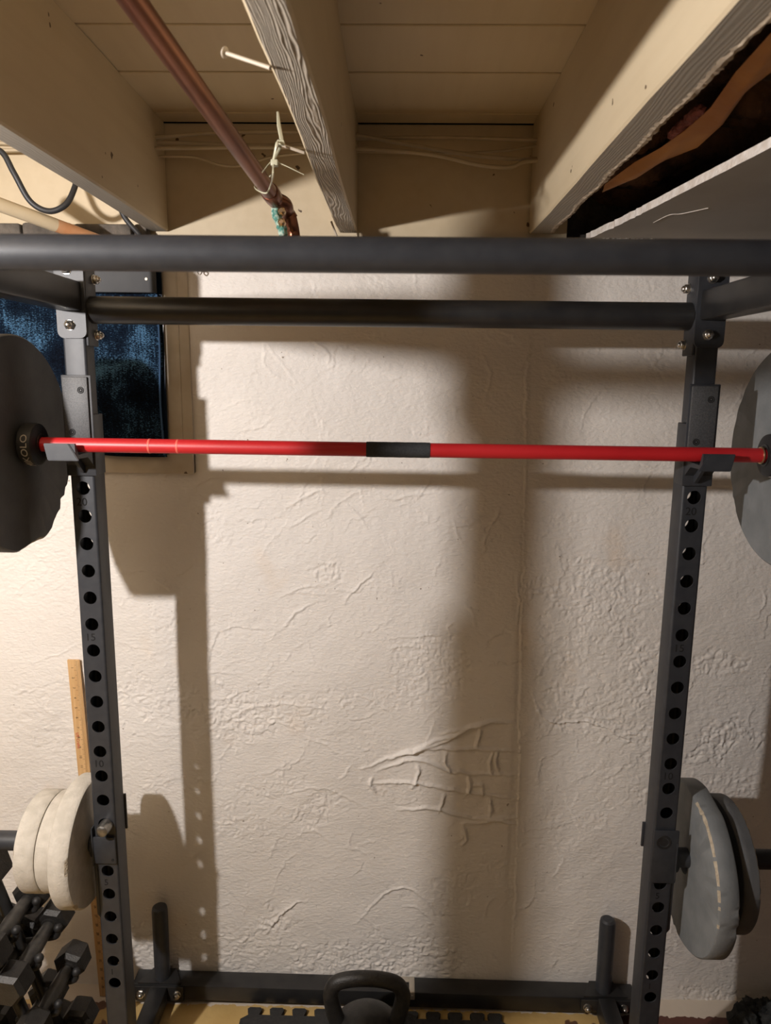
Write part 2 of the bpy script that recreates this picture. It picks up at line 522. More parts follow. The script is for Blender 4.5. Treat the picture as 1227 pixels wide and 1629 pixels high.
def floor_mat():
    m, t, b = nt('painted_concrete_floor', .5)
    v = coords(t)
    n = N(t, 'ShaderNodeTexNoise', Scale=9, Detail=5)
    t.links.new(v, n.inputs['Vector'])
    yel = ramp(t, n.outputs[0], [(.35, (.46, .31, .115)), (.65, (.56, .39, .16))])
    k = N(t, 'ShaderNodeTexNoise', Scale=11, Detail=3)
    t.links.new(v, k.inputs['Vector'])
    mx = N(t, 'ShaderNodeMix', data_type='RGBA')
    t.links.new(ramp(t, k.outputs[0], [(.60, (0, 0, 0)), (.615, (1, 1, 1))]), mx.inputs['Factor'])
    t.links.new(yel, mx.inputs['A'])
    mx.inputs['B'].default_value = (.13, .065, .04, 1)
    # the wall's whitewash overlaps the floor in a ragged strip
    sx = N(t, 'ShaderNodeSeparateXYZ')
    t.links.new(v, sx.inputs[0])
    rg = N(t, 'ShaderNodeTexNoise', Scale=45, Detail=4)
    t.links.new(v, rg.inputs['Vector'])
    ma = N(t, 'ShaderNodeMath', operation='MULTIPLY_ADD')
    t.links.new(rg.outputs[0], ma.inputs[0])
    ma.inputs[1].default_value = .03
    t.links.new(sx.outputs['Y'], ma.inputs[2])
    gt = N(t, 'ShaderNodeMath', operation='GREATER_THAN')
    t.links.new(ma.outputs[0], gt.inputs[0])
    gt.inputs[1].default_value = 1.612
    mx2 = N(t, 'ShaderNodeMix', data_type='RGBA')
    t.links.new(gt.outputs[0], mx2.inputs['Factor'])
    # right of the rack the floor paint is dark red
    gr = N(t, 'ShaderNodeMath', operation='MULTIPLY_ADD')
    t.links.new(rg.outputs[0], gr.inputs[0])
    gr.inputs[1].default_value = .1
    t.links.new(sx.outputs['X'], gr.inputs[2])
    g2 = N(t, 'ShaderNodeMath', operation='GREATER_THAN')
    t.links.new(gr.outputs[0], g2.inputs[0])
    g2.inputs[1].default_value = .61
    mx3 = N(t, 'ShaderNodeMix', data_type='RGBA')
    t.links.new(g2.outputs[0], mx3.inputs['Factor'])
    t.links.new(mx.outputs['Result'], mx3.inputs['A'])
    mx3.inputs['B'].default_value = (.10, .034, .024, 1)
    t.links.new(mx3.outputs['Result'], mx2.inputs['A'])
    mx2.inputs['B'].default_value = (.60, .52, .43, 1)
    t.links.new(mx2.outputs['Result'], b.inputs['Base Color'])
    bp = N(t, 'ShaderNodeBump', Strength=.8, Distance=.002)
    t.links.new(rg.outputs[0], bp.inputs['Height'])
    t.links.new(bp.outputs[0], b.inputs['Normal'])
    return m
plain('floor', -2.3, 2.3, -2.7, 1.75, FLOOR - .1, FLOOR, floor_mat())

# ceiling: painted subfloor boards with open gaps (one surface, gaps modelled)
bm = bmesh.new()
edges = [1.663, 1.604, 1.407, 1.23]
while edges[-1] > -2.6:
    edges.append(edges[-1] - .178)
for i, (a, b) in enumerate(zip(edges, edges[1:])):
    g = .0032 if i in (2, 3) else .0010 if i == 1 else .0022
    box(bm, -2.3, 2.3, b + g, a - g, CZ + random.uniform(-.0008, .0008), CZ + .025, bev=.0015, seg=1)
box(bm, -2.3, 2.3, -2.7, 1.76, CZ + .040, CZ + .06)
struct(finish('ceiling', bm, CREAM, smooth=False))

# rim board behind the joist ends
bm = bmesh.new()
box(bm, -2.2, .36, 1.668, 1.71, .290, CZ, bev=.001, seg=1)
struct(finish('trim_1', bm, CREAM, smooth=False), 'cream painted rim board closing the joist bays above the wall')
bm = bmesh.new()
box(bm, -2.2, 2.2, 1.71, 1.76, JZ - .05, CZ, 0)
struct(finish('trim_3', bm, STONE, smooth=False))
bm = bmesh.new()
x = -1.3
while x < -.56:
    ww = random.uniform(.08, .15)
    box(bm, x, min(x + ww - .004, -.55), 1.625 + random.uniform(0, .008), 1.665, .292, .326 + random.uniform(-.004, .004), bev=.006)
    x += ww
struct(finish('trim_2', bm, STONE), 'bare grey stone course along the top of the wall above the window')

# joists (each its own timber)
def joist(xa, xb, m_side, m_bot, label, jag=0):
    bm = bmesh.new()
    y0, y1 = -2.5, 1.661
    n = 60
    rows = []
    for i in range(n + 1):
        y = y0 + (y1 - y0) * i / n
        wv = .0012 * math.sin(y * 9 + xa * 7) + random.uniform(-.0006, .0006)
        rows.append([bm.verts.new(p) for p in ((xa + wv, y, CZ - .001), (xa + wv, y, JZ + .003), (xa + wv + .003, y, JZ),
                                              (xb + wv - .003, y, JZ), (xb + wv, y, JZ + .003), (xb + wv, y, CZ - .001))])
    for a, b in zip(rows, rows[1:]):
        for k in range(5):
            bm.faces.new((a[k], a[k + 1], b[k + 1], b[k])).material_index = 1 if k == 2 else 0
    bm.faces.new(rows[0])
    bm.faces.new(rows[-1])
    o = finish('ceiling_joist', bm, [m_side, m_bot])
    tag(o, label, 'joist', 'ceiling joists')
    return o
joist(-.552, -.511, CREAM, GRAIN2, 'cream ceiling joist left of the copper pipe, next to the black cord loop')
joist(-.139, -.098, CREAM, GRAIN, 'central ceiling joist with ridged weathered grain on its underside')
jr = joist(.277, .325, CREAM, GRAIN2, 'ceiling joist right of centre, brightly lit side beside the open insulation')
joist(-.967, -.925, CREAM, GRAIN2, 'cream ceiling joist farthest left, over the hanging bulb')

# torn plaster left along the right joist's lower edge
bm = bmesh.new()
rows = []
y = .45
while y < 1.645:
    w1 = .004 + .004 * math.sin(y * 17) ** 2 + random.uniform(-.0015, .003)
    w2 = .0015 + random.uniform(0, .0035)
    xm = .3215 + .0015 * math.sin(y * 31)
    rows.append([bm.verts.new(p) for p in ((xm - w1, y, JZ + .0005), (xm - w1 * .3, y, JZ - random.uniform(.0008, .0022)), (xm + w2, y, JZ - random.uniform(.0002, .0016)), (xm + w2 + .001, y, JZ + .006))])
    y += random.uniform(.003, .009)
for a, b in zip(rows, rows[1:]):
    for k in range(3):
        bm.faces.new((a[k], a[k + 1], b[k + 1], b[k]))
rem = finish('plaster_remnant', bm, mat('dusty_plaster_crumb', (.42, .34, .25), (.26, .20, .14), rough=.95, nscale=60), jr, smooth=False)
rem['label'] = 'crumbly white plaster edge'

# ------------------------------------------------------------------ window, cloth
bm = bmesh.new()
XL, XR, ZB, ZT = -1.15, -.468, -.213, .292
box(bm, XR - .055, XR, 1.641, 1.66, ZB, ZT, bev=.003)
box(bm, XL, XR, 1.639, 1.66, ZB - .001, ZB + .045, bev=.003)
box(bm, XL, XL + .06, 1.628, 1.66, ZB, ZT, bev=.003)
box(bm, XL, XR, 1.628, 1.66, ZT - .04, ZT, bev=.003)
box(bm, XR - .026, XR - .022, 1.6395, 1.645, ZB, ZT, bev=.001, seg=1)
win = struct(finish('window_1', bm, CREAM2), 'cream painted window casing behind the blue cloth')
m_, t_, b_ = nt('dim_night_glass', .1)
b_.inputs['Base Color'].default_value = (.01, .02, .04, 1)
bm = bmesh.new()
box(bm, XL + .06, XR - .055, 1.634, 1.638, ZB + .045, ZT - .04)
finish('pane', bm, m_, win)

def cloth_mat():
    m, t, b = nt('dark_blue_woven_cloth', .95)
    b.inputs['Specular IOR Level'].default_value = .12
    v = coords(t, (1, 1, 1))
    n = N(t, 'ShaderNodeTexNoise', Scale=13, Detail=3)
    t.links.new(v, n.inputs['Vector'])
    wv = N(t, 'ShaderNodeTexNoise', Scale=430, Detail=2)
    t.links.new(coords(t, (.55, 1, 1.5)), wv.inputs['Vector'])
    vs = N(t, 'ShaderNodeTexNoise', Scale=60, Detail=1)
    t.links.new(coords(t, (4, 1, .25)), vs.inputs['Vector'])
    a = N(t, 'ShaderNodeMath', operation='MULTIPLY_ADD')
    t.links.new(n.outputs[0], a.inputs[0])
    a.inputs[1].default_value = .95
    t.links.new(wv.outputs[0], a.inputs[2])
    a2 = N(t, 'ShaderNodeMath', operation='MULTIPLY_ADD')
    t.links.new(vs.outputs[0], a2.inputs[0])
    a2.inputs[1].default_value = .25
    t.links.new(a.outputs[0], a2.inputs[2])
    c = ramp(t, a2.outputs[0], [(.95, (.004, .006, .012)), (1.0, (.008, .017, .036))])
    r2 = N(t, 'ShaderNodeMapRange')
    t.links.new(a2.outputs[0], r2.inputs['Value'])
    r2.inputs['From Min'].default_value = 1.17
    r2.inputs['From Max'].default_value = 1.42
    mx = N(t, 'ShaderNodeMix', data_type='RGBA')
    t.links.new(r2.outputs[0], mx.inputs['Factor'])
    t.links.new(c, mx.inputs['A'])
    mx.inputs['B'].default_value = (.14, .32, .55, 1)  # light blue specks: window light through the weave, put into the colour
    t.links.new(mx.outputs['Result'], b.inputs['Base Color'])
    bp = N(t, 'ShaderNodeBump', Strength=.8, Distance=.0006)
    t.links.new(wv.outputs[0], bp.inputs['Height'])
    t.links.new(bp.outputs[0], b.inputs['Normal'])
    return m
t = thing('window_cloth', 'dark blue woven cloth hung over the window left of the rack', 'cloth', (-.8, 1.61, -.17))
bm = bmesh.new()
nx_, nz_ = 60, 60
g = []
for j in range(nz_ + 1):
    row = []
    for i in range(nx_ + 1):
        xx = -1.2 + (1.2 - .528) * i / nx_
        zz = -.172 + (.24 + .172) * j / nz_
        xe = xx + (.004 * math.sin(zz * 22) if i > nx_ - 4 else 0) + .006 * (-.05 - zz) * (i / nx_)
        row.append(bm.verts.new((xe, 1.626 + .0035 * math.sin(xx * 31 + zz * 6) + .002 * math.sin(xx * 77 - zz * 19), zz + .003 * math.sin(xx * 14))))
    g.append(row)
for j in range(nz_):
    for i in range(nx_):
        bm.faces.new((g[j][i], g[j][i + 1], g[j + 1][i + 1], g[j + 1][i]))
bmesh.ops.solidify(bm, geom=bm.faces[:], thickness=.0022)
finish('cloth_sheet', bm, cloth_mat(), t)
bm = bmesh.new()
tube(bm, [(-.529, 1.623, -.17), (-.533, 1.622, -.05), (-.529, 1.622, .07), (-.531, 1.623, .18)], .0022, 8)
h = finish('hem', bm, mat('blue_hem', (.03, .09, .2), rough=.6), t)
bm = bmesh.new()
box(bm, -1.2, -.526, 1.600, 1.612, .181, .285, bev=.002)
bt = finish('batten', bm, mat('dark_batten', (.028, .029, .032), rough=.6), t)
bt['label'] = 'plain charcoal board across the top of the cloth'
bm = bmesh.new()
p = at(233, 444, Y=1.6)
cyl(bm, (p.x, 1.601, p.z), (p.x, 1.598, p.z), .003, 12)
finish('screw', bm, GALV, bt)

# ------------------------------------------------------------------ ceiling details
# drywall sheet under the right-hand bay
bm = bmesh.new()
E = [(.352, -.1), (.478, 1.02), (.455, 1.22), (.440, 1.35), (.425, 1.46), (.417, 1.53), (.405, 1.60), (.398, 1.648)]
E = [(.60, -.1), (.478, 1.02), (.4645, 1.14), (.452, 1.245), (.441, 1.345), (.4305, 1.43), (.424, 1.50), (.412, 1.56), (.404, 1.61), (.397, 1.648)]
jag = []
for (xa, ya), (xb, yb) in zip(E, E[1:]):
    n = max(2, int((yb - ya) / .012))
    for k in range(n):
        f = k / n
        yy = ya + (yb - ya) * f
        am = .0006 if yy < 1.4 else .003
        jag.append((xa + (xb - xa) * f + random.uniform(-am, am), yy))
jag.append(E[-1])
lo = [bm.verts.new((a, b, .304)) for a, b in jag] + [bm.verts.new((2.2, 1.648, .304)), bm.verts.new((2.2, -.1, .304))]
hi = [bm.verts.new((v.co.x, v.co.y, .3175)) for v in lo]
bm.faces.new(lo)
bm.faces.new(hi)
for i in range(len(lo)):
    j = (i + 1) % len(lo)
    f = bm.faces.new((lo[i], lo[j], hi[j], hi[i]))
    if i < len(jag) - 1:
        f.material_index = 1
dw = tag(finish('drywall_panel', bm, [DRY, DRYE], smooth=False), 'grey drywall ceiling sheet with a white broken edge, upper right by the wall', 'panel')
bm = bmesh.new()
for k in range(26):
    xx = .43 + k * .0042
    b = bmesh.new()
    bmesh.ops.create_icosphere(b, subdivisions=1, radius=1)
    for v in b.verts:
        v.co = Vector((v.co.x * .0035, v.co.y * .007 * random.uniform(.6, 1.5), v.co.z * .003))
    merge(bm, b, 0, Matrix.Translation((xx, 1.632 + random.uniform(-.004, .004), .3025)))
fr = finish('frayed_paper_edge', bm, DRYE, dw, smooth=False)
bm = bmesh.new()
tube(bm, [at(1040, 354, Z=.3035), at(1065, 342, Z=.3035), at(1085, 340, Z=.3035), at(1127, 331, Z=.3035)], .0007, 6)
finish('tear', bm, DRYE, dw)

# insulation in the open bay
t = thing('insulation_batt', 'dark brown insulation bulging in the open joist bay on the right', 'insulation', (.45, 1.0, .36))
bm = bmesh.new()
g = []
for j in range(91):
    row = []
    for i in range(41):
        xx, yy = .327 + .40 * i / 40, -.3 + 1.965 * j / 90
        zz = .385 + .018 * math.sin(xx * 31 + yy * 7) * math.sin(yy * 19) + .012 * math.sin(yy * 47 + xx * 60) + random.uniform(-.004, .004)
        row.append(bm.verts.new((xx, yy, zz)))
    g.append(row)
for j in range(90):
    for i in range(40):
        bm.faces.new((g[j][i], g[j][i + 1], g[j + 1][i + 1], g[j + 1][i]))
bmesh.ops.solidify(bm, geom=bm.faces[:], thickness=-.06)
finish('batt', bm, INSUL, t, ang=80)
bm = bmesh.new()
L_ = [(963, 293), (1010, 262), (1050, 235), (1090, 204), (1130, 175), (1170, 120), (1227, 48), (1300, -60), (1420, -230)]
R_ = [(958, 301), (1015, 280), (1060, 258), (1110, 232), (1150, 195), (1187, 150), (1227, 118), (1320, 40), (1460, -90)]
g = []
for k in range(len(L_)):
    a = at(*L_[k], Z=.347)
    b = at(*R_[k], Z=.352)
    a.x = max(a.x, .335)
    g.append([bm.verts.new(a.lerp(b, q / 5) + Vector((0, 0, -.007 * math.sin(PI * q / 5) + .004 * math.sin(k * 1.7 + q)))) for q in range(6)])
for a, b in zip(g, g[1:]):
    for q in range(5):
        bm.faces.new((a[q], a[q + 1], b[q + 1], b[q]))
bmesh.ops.subdivide_edges(bm, edges=bm.edges[:], cuts=2, use_grid_fill=True, smooth=1.0)
bmesh.ops.solidify(bm, geom=bm.faces[:], thickness=.001)
k_ = finish('kraft_paper_flap', bm, KRAFT, t, ang=60)
k_['label'] = 'orange brown kraft paper strip'
bm = bmesh.new()
for q in range(9):
    p = at(1072 + q * 5, 212 - q * 4.5, Z=.352)
    b = bmesh.new()
    bmesh.ops.create_icosphere(b, subdivisions=2, radius=1)
    for v in b.verts:
        v.co = Vector((v.co.x * .008, v.co.y * .013, v.co.z * .007)) * random.uniform(.8, 1.2)
    merge(bm, b, 0, Matrix.Translation(p))
k_ = finish('pink_tuft', bm, PINK, t)
k_['label'] = 'pink fibre tuft above the paper strip'

# copper water pipe
A_, B_ = at(168, -60, Y=.76), at(434, 312, Y=1.38)
t = thing('copper_pipe', 'tarnished copper water pipe running under the ceiling between two joists', 'pipe', tuple(A_))
bm = bmesh.new()
d_ = (B_ - A_).normalized()
A2 = A_ - d_ * .9
A2.z = min(A2.z, .5)
cyl(bm, A_ - d_ * .30, B_, .0140, 32)
finish('pipe_run', bm, COPPER, t)
bm = bmesh.new()
e1 = at(456, 338, Y=1.45)
e2 = at(466, 372, Y=1.36)
e3 = at(468, 410, Y=1.45)
lathe(bm, B_ - d_ * .025, d_, [(0, .0150), (.003, .0162), (.03, .0162), (.034, .015)], 28)
tube(bm, [B_, B_ + d_ * .02, at(452, 326, Y=1.42), e1, at(463, 350, Y=1.455)], .0150, 20)
finish('elbow', bm, COPPER, t)
bm = bmesh.new()
tube(bm, [at(461, 342, Y=1.452), at(466, 366, Y=1.455), at(468, 385, Y=1.48), at(468, 396, Y=1.66)], .0125, 20)
finish('drop_pipe', bm, COPPER, t)
bm = bmesh.new()
for q in range(34):
    f = q / 33
    px_, py_ = 437 + 12 * f, 328 + 44 * f
    p = at(px_ + random.uniform(-3, 5), py_, Y=1.405 + random.uniform(-.008, .01))
    b = bmesh.new()
    bmesh.ops.create_icosphere(b, subdivisions=2, radius=random.uniform(.004, .0085))
    merge(bm, b, 0, Matrix.Translation(p))
vf = finish('corroded_fitting', bm, VERD, t)
vf['label'] = 'blue green corroded valve fitting'
bm = bmesh.new()
for (a, b) in ((448, 336), (448, 354)):
    p = at(a, b, Y=1.39)
    lathe(bm, p + Vector((0, .008, 0)), (0, -1, .1), [(0, .0075), (.009, .007), (.012, .004)], 8)
finish('brass_nut', bm, BRASS, vf)

# nails in the joist
def nail(a, b, label, head=True):
    bm = bmesh.new()
    a, b = Vector(a), Vector(b)
    cyl(bm, a, b, .0021, 12)
    if head:
        cyl(bm, b, b + (b - a).normalized() * .002, .0058, 16, bev=.0006)
    return tag(finish('nail', bm, NAILW), label, 'nail', 'painted nails in the central joist')
na = Vector((-.1385, 1.03, .36)); 
p0 = at(430, 108, X=-.1375)
p1 = at(359, 84, Y=p0.y + .02)
nail(p0, p1, 'long white painted nail sticking out of the central joist above the cable ties')
q0 = at(484, 243, X=-.1375)
q1 = at(443, 229, Y=q0.y - .01)
nail(q0, q1, 'white painted nail holding up the cable ties beside the copper pipe')
p = at(536, 376, Y=1.60)
nail((p.x, p.y, p.z - .0), at(527, 352, Y=1.59), 'bent white nail at the wall end of the central joist', head=False)

# cable ties
yt = q1.y
t = thing('cable_tie', 'pale nylon cable tie looped on the nail, its tail pointing up', 'cable tie', tuple(q1), 'nylon cable ties')
bm = bmesh.new()
P_ = lambda a, b, dy=0: at(a, b, Y=yt + dy)
tube(bm, [P_(442, 178, .02), P_(444, 200, .01), P_(448, 222), P_(447, 232)], lambda f: .0016 + .0012 * min(1, f * 3), 8, flat=.45)
finish('tail', bm, TIE, t)
bm = bmesh.new()
tube(bm, [P_(447, 228), P_(441, 226, -.01), P_(439, 234, -.012), P_(436, 250, -.006), P_(434, 256), P_(438, 250, .006), P_(445, 236, .008), P_(450, 227, .006), P_(447, 228)], .0018, 8, flat=.5)
b_p = P_(447, 228)
box(bm, b_p.x - .005, b_p.x + .005, b_p.y - .005, b_p.y + .004, b_p.z - .003, b_p.z + .003, bev=.001)
finish('loop', bm, TIE, t)
t = thing('cable_tie', 'pale nylon cable tie hanging from the other tie and looped round the copper pipe', 'cable tie', tuple(P_(436, 257)), 'nylon cable ties')
bm = bmesh.new()
b_p = P_(437, 259)
box(bm, b_p.x - .0048, b_p.x + .0048, b_p.y - .005, b_p.y + .005, b_p.z - .0045, b_p.z + .0035, bev=.001)
tube(bm, [P_(438, 258), P_(435, 262, -.004), P_(434, 280, -.02), at(430, 296, Y=1.28), at(424, 307, Y=1.29), at(412, 304, Y=1.30), at(405, 297, Y=1.33), at(412, 286, Y=1.37), at(430, 280, Y=1.36), P_(438, 258)], .0013, 8, flat=.6)
finish('loop', bm, TIE, t)
bm = bmesh.new()
tube(bm, [P_(439, 257), P_(455, 264), P_(484, 278, -.01)], lambda f: .0016 - .0008 * f, 8, flat=.5)
tube(bm, [P_(433, 256), P_(426, 263), P_(417, 275)], lambda f: .0017 - .0005 * f, 8, flat=.5)
finish('tail', bm, TIE, t)

# cables threaded through the joists
def cable(pts, label, r=.0056):
    bm = bmesh.new()
    tube(bm, pts, r, 10, flat=.7)
    tag(finish('electrical_cable', bm, CABLE), label, 'cable', 'cables along the rim board')
Yc = 1.605
q = lambda a, b, dy=0: at(a, b, Y=Yc + dy)
cable([q(-30, 214), q(100, 222), q(238, 219), q(330, 212), q(420, 210), q(500, 211), q(560, 214), q(640, 228), q(720, 242), q(790, 251), q(853, 253), q(960, 250)], 'painted cable running highest through the left bay, then drooping right of the central joist')
cable([q(-30, 226, .008), q(100, 232, .008), q(246, 227, .008), q(340, 229, .008), q(450, 231, .008), q(560, 221, .008), q(700, 219, .008), q(790, 221, .008), q(856, 223, .008), q(960, 225, .008)], 'painted cable lying straight and tightest under the boards right of the central joist')
cable([q(-30, 240, -.008), q(100, 238, -.008), q(252, 236, -.008), q(330, 235, -.008), q(430, 234, -.008), q(560, 236, -.008), q(680, 245, -.008), q(760, 262, -.008), q(810, 266, -.008), q(845, 256, -.008), q(960, 252, -.008)], 'painted cable that droops lowest at the right joist')
cable([q(200, 250, .016), q(258, 249, .012), q(310, 250, .012), q(350, 262, .012), q(385, 263, .012), q(430, 250, .012), q(490, 243, .012), q(560, 241, .012), q(700, 244, .012), q(800, 240, .012), q(856, 232, .012), q(960, 230, .012)], 'painted cable sagging lowest behind the copper pipe', .0036)
# holes the cables pass through are hidden by grommet-like dark recesses in the joist
bm = bmesh.new()
tube(bm, [at(-40, 238, Y=1.45), at(0, 240, Y=1.45), at(22, 275, Y=1.45), at(48, 320, Y=1.46), at(78, 336, Y=1.47), at(105, 325, Y=1.48), at(119, 298, Y=1.50), at(124, 276, Y=1.52), at(150, 262, Y=1.56), at(178, 300, Y=1.60), at(198, 345, Y=1.61), at(222, 374, Y=1.61), at(228, 392, Y=1.60)], .0056, 12)
tag(finish('black_cable', bm, CORD), 'black cord hanging in a loop below the left joist', 'cord')
t = thing('conduit_pipe', 'cream painted pipe with an orange bare section at the upper left', 'pipe', tuple(at(0, 325, Y=1.42)))
bm = bmesh.new()
ca, cb = at(-60, 304, Y=1.36), at(88, 358, Y=1.50)
cyl(bm, ca, cb, .013, 24)
finish('painted_length', bm, CREAM, t)
bm = bmesh.new()
dd = (cb - ca).normalized()
cyl(bm, cb, cb + dd * .16, .0128, 24)
cp = finish('bare_length', bm, mat('orange_bare_pipe', (.55, .26, .12), (.62, .36, .20), rough=.5, nscale=20), t)
cp['label'] = 'orange unpainted pipe end'
bm = bmesh.new()
p = at(320, 431, Y=1.635)
tube(bm, [p + Vector((0, .02, 0)), p + Vector((0, -.004, 0)), p + Vector((.004, -.008, -.004)), p + Vector((0, -.010, -.009)), p + Vector((-.005, -.008, -.005)), p + Vector((-.003, -.006, .001))], .0012, 8)
tag(finish('screw_hook', bm, CHROME), 'tiny metal screw hook in the wall just right of the window casing', 'hook')

# ------------------------------------------------------------------ the power rack
UY0, UY1 = 1.33, 1.38
UXL, UXR = -.5895, .5465
SP = .0533
HZ1 = -1.2690
RUNZ0, RUNZ1 = -1.563, -1.518
rack = thing('power_rack', 'black steel power rack with numbered uprights and two pull-up bars', 'power rack', (-.02, 1.35, FLOOR))

def perforated(bm, xc, y0, y1, w_, z0, z1, holes, r, c=.0045, seg=24, wall=.0026):
    hw = w_ / 2
    # corner arcs + side panels
    loop = []
    for cx, cy, a0 in ((xc + hw - c, y0 + c, -90), (xc + hw - c, y1 - c, 0), (xc - hw + c, y1 - c, 90), (xc - hw + c, y0 + c, 180)):
        for k in range(5):
            a = math.radians(a0 + 90 * k / 4)
            loop.append((cx + c * math.cos(a), cy + c * math.sin(a)))
    lo = [bm.verts.new((x, y, z0)) for x, y in loop]
    hi = [bm.verts.new((x, y, z1)) for x, y in loop]
    n = len(loop)
    for i in range(n):
        if holes and i in (9, 19):      # back face (end of 2nd corner -> 3rd) and front face
            continue
        j = (i + 1) % n
        bm.faces.new((lo[i], lo[j], hi[j], hi[i]))
    bm.faces.new(hi)
    bm.faces.new(lo)
    if not holes:
        return
    fw = hw - c
    for y, inn in ((y0, wall), (y1, -wall)):
        zs_ = sorted(holes)
        cur = z0
        for h_ in zs_:
            a, b = h_ - r * 1.25, h_ + r * 1.25
            if a > cur + 1e-6:
                bm.faces.new([bm.verts.new(p) for p in ((xc - fw, y, cur), (xc + fw, y, cur), (xc + fw, y, a), (xc - fw, y, a))])
            ring, ringi, outr = [], [], []
            for i in range(seg):
                th = 2 * PI * (i + .5) / seg
                cx, cz = math.cos(th), math.sin(th)
                ring.append(bm.verts.new((xc + r * cx, y, h_ + r * cz)))
                ringi.append(bm.verts.new((xc + r * cx, y + inn, h_ + r * cz)))
                k = min(fw / abs(cx) if abs(cx) > 1e-6 else 9, r * 1.25 / abs(cz) if abs(cz) > 1e-6 else 9)
                outr.append(bm.verts.new((xc + k * cx, y, h_ + k * cz)))
            corners = [bm.verts.new((xc + sx * fw, y, h_ + sz * r * 1.25)) for sx, sz in ((1, 1), (-1, 1), (-1, -1), (1, -1))]
            for i in range(seg):
                j = (i + 1) % seg
                bm.faces.new((ring[i], ring[j], ringi[j], ringi[i]))
                o1, o2 = outr[i].co, outr[j].co
                vs = [ring[i], outr[i]]
                # insert the corner when the boundary turns between the two outer points
                if abs(o1.x - o2.x) > 1e-7 and abs(o1.z - o2.z) > 1e-7:
                    mid = (o1 + o2) / 2
                    vs.append(min(corners, key=lambda v: (v.co - mid).length))
                vs += [outr[j], ring[j]]
                bm.faces.new(vs)
            cur = b
        if z1 > cur:
            bm.faces.new([bm.verts.new(p) for p in ((xc - fw, y, cur), (xc + fw, y, cur), (xc + fw, y, z1), (xc - fw, y, z1))])

HOLES = [HZ1 + i * SP for i in range(22)]
NEARY0, NEARY1 = .68, .73
for side, xc in ((-1, UXL), (1, UXR)):
    dz = 0 if side < 0 else -.002
    for (y0, y1, isnear) in ((UY0, UY1, 0), (NEARY0, NEARY1, 1)):
        bm = bmesh.new()
        perforated(bm, xc, y0, y1, .046, RUNZ1, -.070, [h_ + dz for h_ in HOLES], .0128)
        up = finish('upright', bm, BLK, rack)
        bm = bmesh.new()
        perforated(bm, xc, y0 + .001, y1 - .009, .0415, -.069, .235, [], .0128)
        finish('upright_extension', bm, BLK, rack)
        if isnear:
            continue
        for num in (20, 15, 10, 5, 1):
            b = text_mesh(str(num), .021 if num > 9 else .019, .0003)
            m4 = Matrix.Translation((xc - .004, y0 - .0002, HZ1 + dz + (num - 1) * SP + SP / 2)) @ Matrix.Rotation(PI / 2, 4, 'X')
            bb = bmesh.new()
            merge(bb, b, 0, m4)
            nn = finish('stencil_numeral', bb, NUM, up, smooth=False)

def bolt(p, d, par=rack, r=.0062):
    bm = bmesh.new()
    p, d = Vector(p), Vector(d).normalized()
    lathe(bm, p, d, [(0, r * 1.55), (.0012, r * 1.5), (.0017, r * 1.0)], 24)
    lathe(bm, p + d * .0016, d, [(0, r * 1.38), (.0055, r * 1.38), (.0068, r * 1.1)], 6)
    lathe(bm, p + d * .007, d, [(0, r * .85), (.0035, r * .85), (.006, r * .45)], 16)
    return finish('bolt', bm, CHROME, par, ang=50)

# side beams at the top, their bolted plates, the two pull-up bars
for side, xc in ((-1, UXL), (1, UXR)):
    zb = .143 if side < 0 else .137
    xi = xc - side * .0415 / 2
    bm = bmesh.new()
    xb0 = xi + side * .041
    box(bm, min(xi, xb0), max(xi, xb0), NEARY1 + .006, UY0 - .004, zb - .0255, zb + .0255, bev=.004)
    bmm = finish('side_beam', bm, BLK2, rack)
    for y, s_ in ((UY0 - .0005, -1), (NEARY1 - .0095, 1)):
        b = bmesh.new()
        pts = []
        hw, hh, c = .0262, .073, .012
        for cx, cz, a0 in ((hw - c, hh - c, 0), (-hw + c, hh - c, 90), (-hw + c, -hh + c, 180), (hw - c, -hh + c, 270)):
            for k in range(5):
                a = math.radians(a0 + 90 * k / 4)
                pts.append((cx + c * math.cos(a), cz + c * math.sin(a)))
        va = [b.verts.new((xc + x_, y, zb + z_)) for x_, z_ in pts]
        vb = [b.verts.new((xc + x_, y + s_ * .004, zb + z_)) for x_, z_ in pts]
        b.faces.new(va); b.faces.new(vb)
        for i in range(len(va)):
            j = (i + 1) % len(va)
            b.faces.new((va[i], va[j], vb[j], vb[i]))
        pl = bmesh.new()
        merge(pl, b)
        finish('end_plate', pl, BLK, rack)
        for dz_ in (-.050, .046):
            bolt((xc - .003, y + s_ * .004, zb + dz_), (0, s_, 0))
    # flange of the pull-up bar on the upright's inner side
    for y in (1.354, .706):
        bm = bmesh.new()
        a = xi - side * .0005
        b2 = xi - side * .0055
        box(bm, min(a, b2), max(a, b2), y - .0215, y + .024, .124 - .067 - (0 if side < 0 else .006), .124 + .075, bev=.0018)
        finish('bar_flange', bm, BLK, rack)
    for z_ in (.177, .078):
        zz = z_ - (0 if side < 0 else .007)
        bolt((xi - side * .0055, 1.370, zz), (-side, 0, 0))
bm = bmesh.new()
cyl(bm, (UXL + .026, 1.356, .122), (UXR - .026, 1.356, .1205), .0245, 40)
p_ = finish('pull_up_bar', bm, BLK2, rack)
p_['label'] = 'thick pull-up bar between the rear uprights'
bm = bmesh.new()
cyl(bm, (UXL + .026, .706, .1155), (UXR - .026, .706, .1155), .0163, 40)
p_ = finish('pull_up_bar', bm, BLK, rack)
p_['label'] = 'pull-up bar nearest the camera'

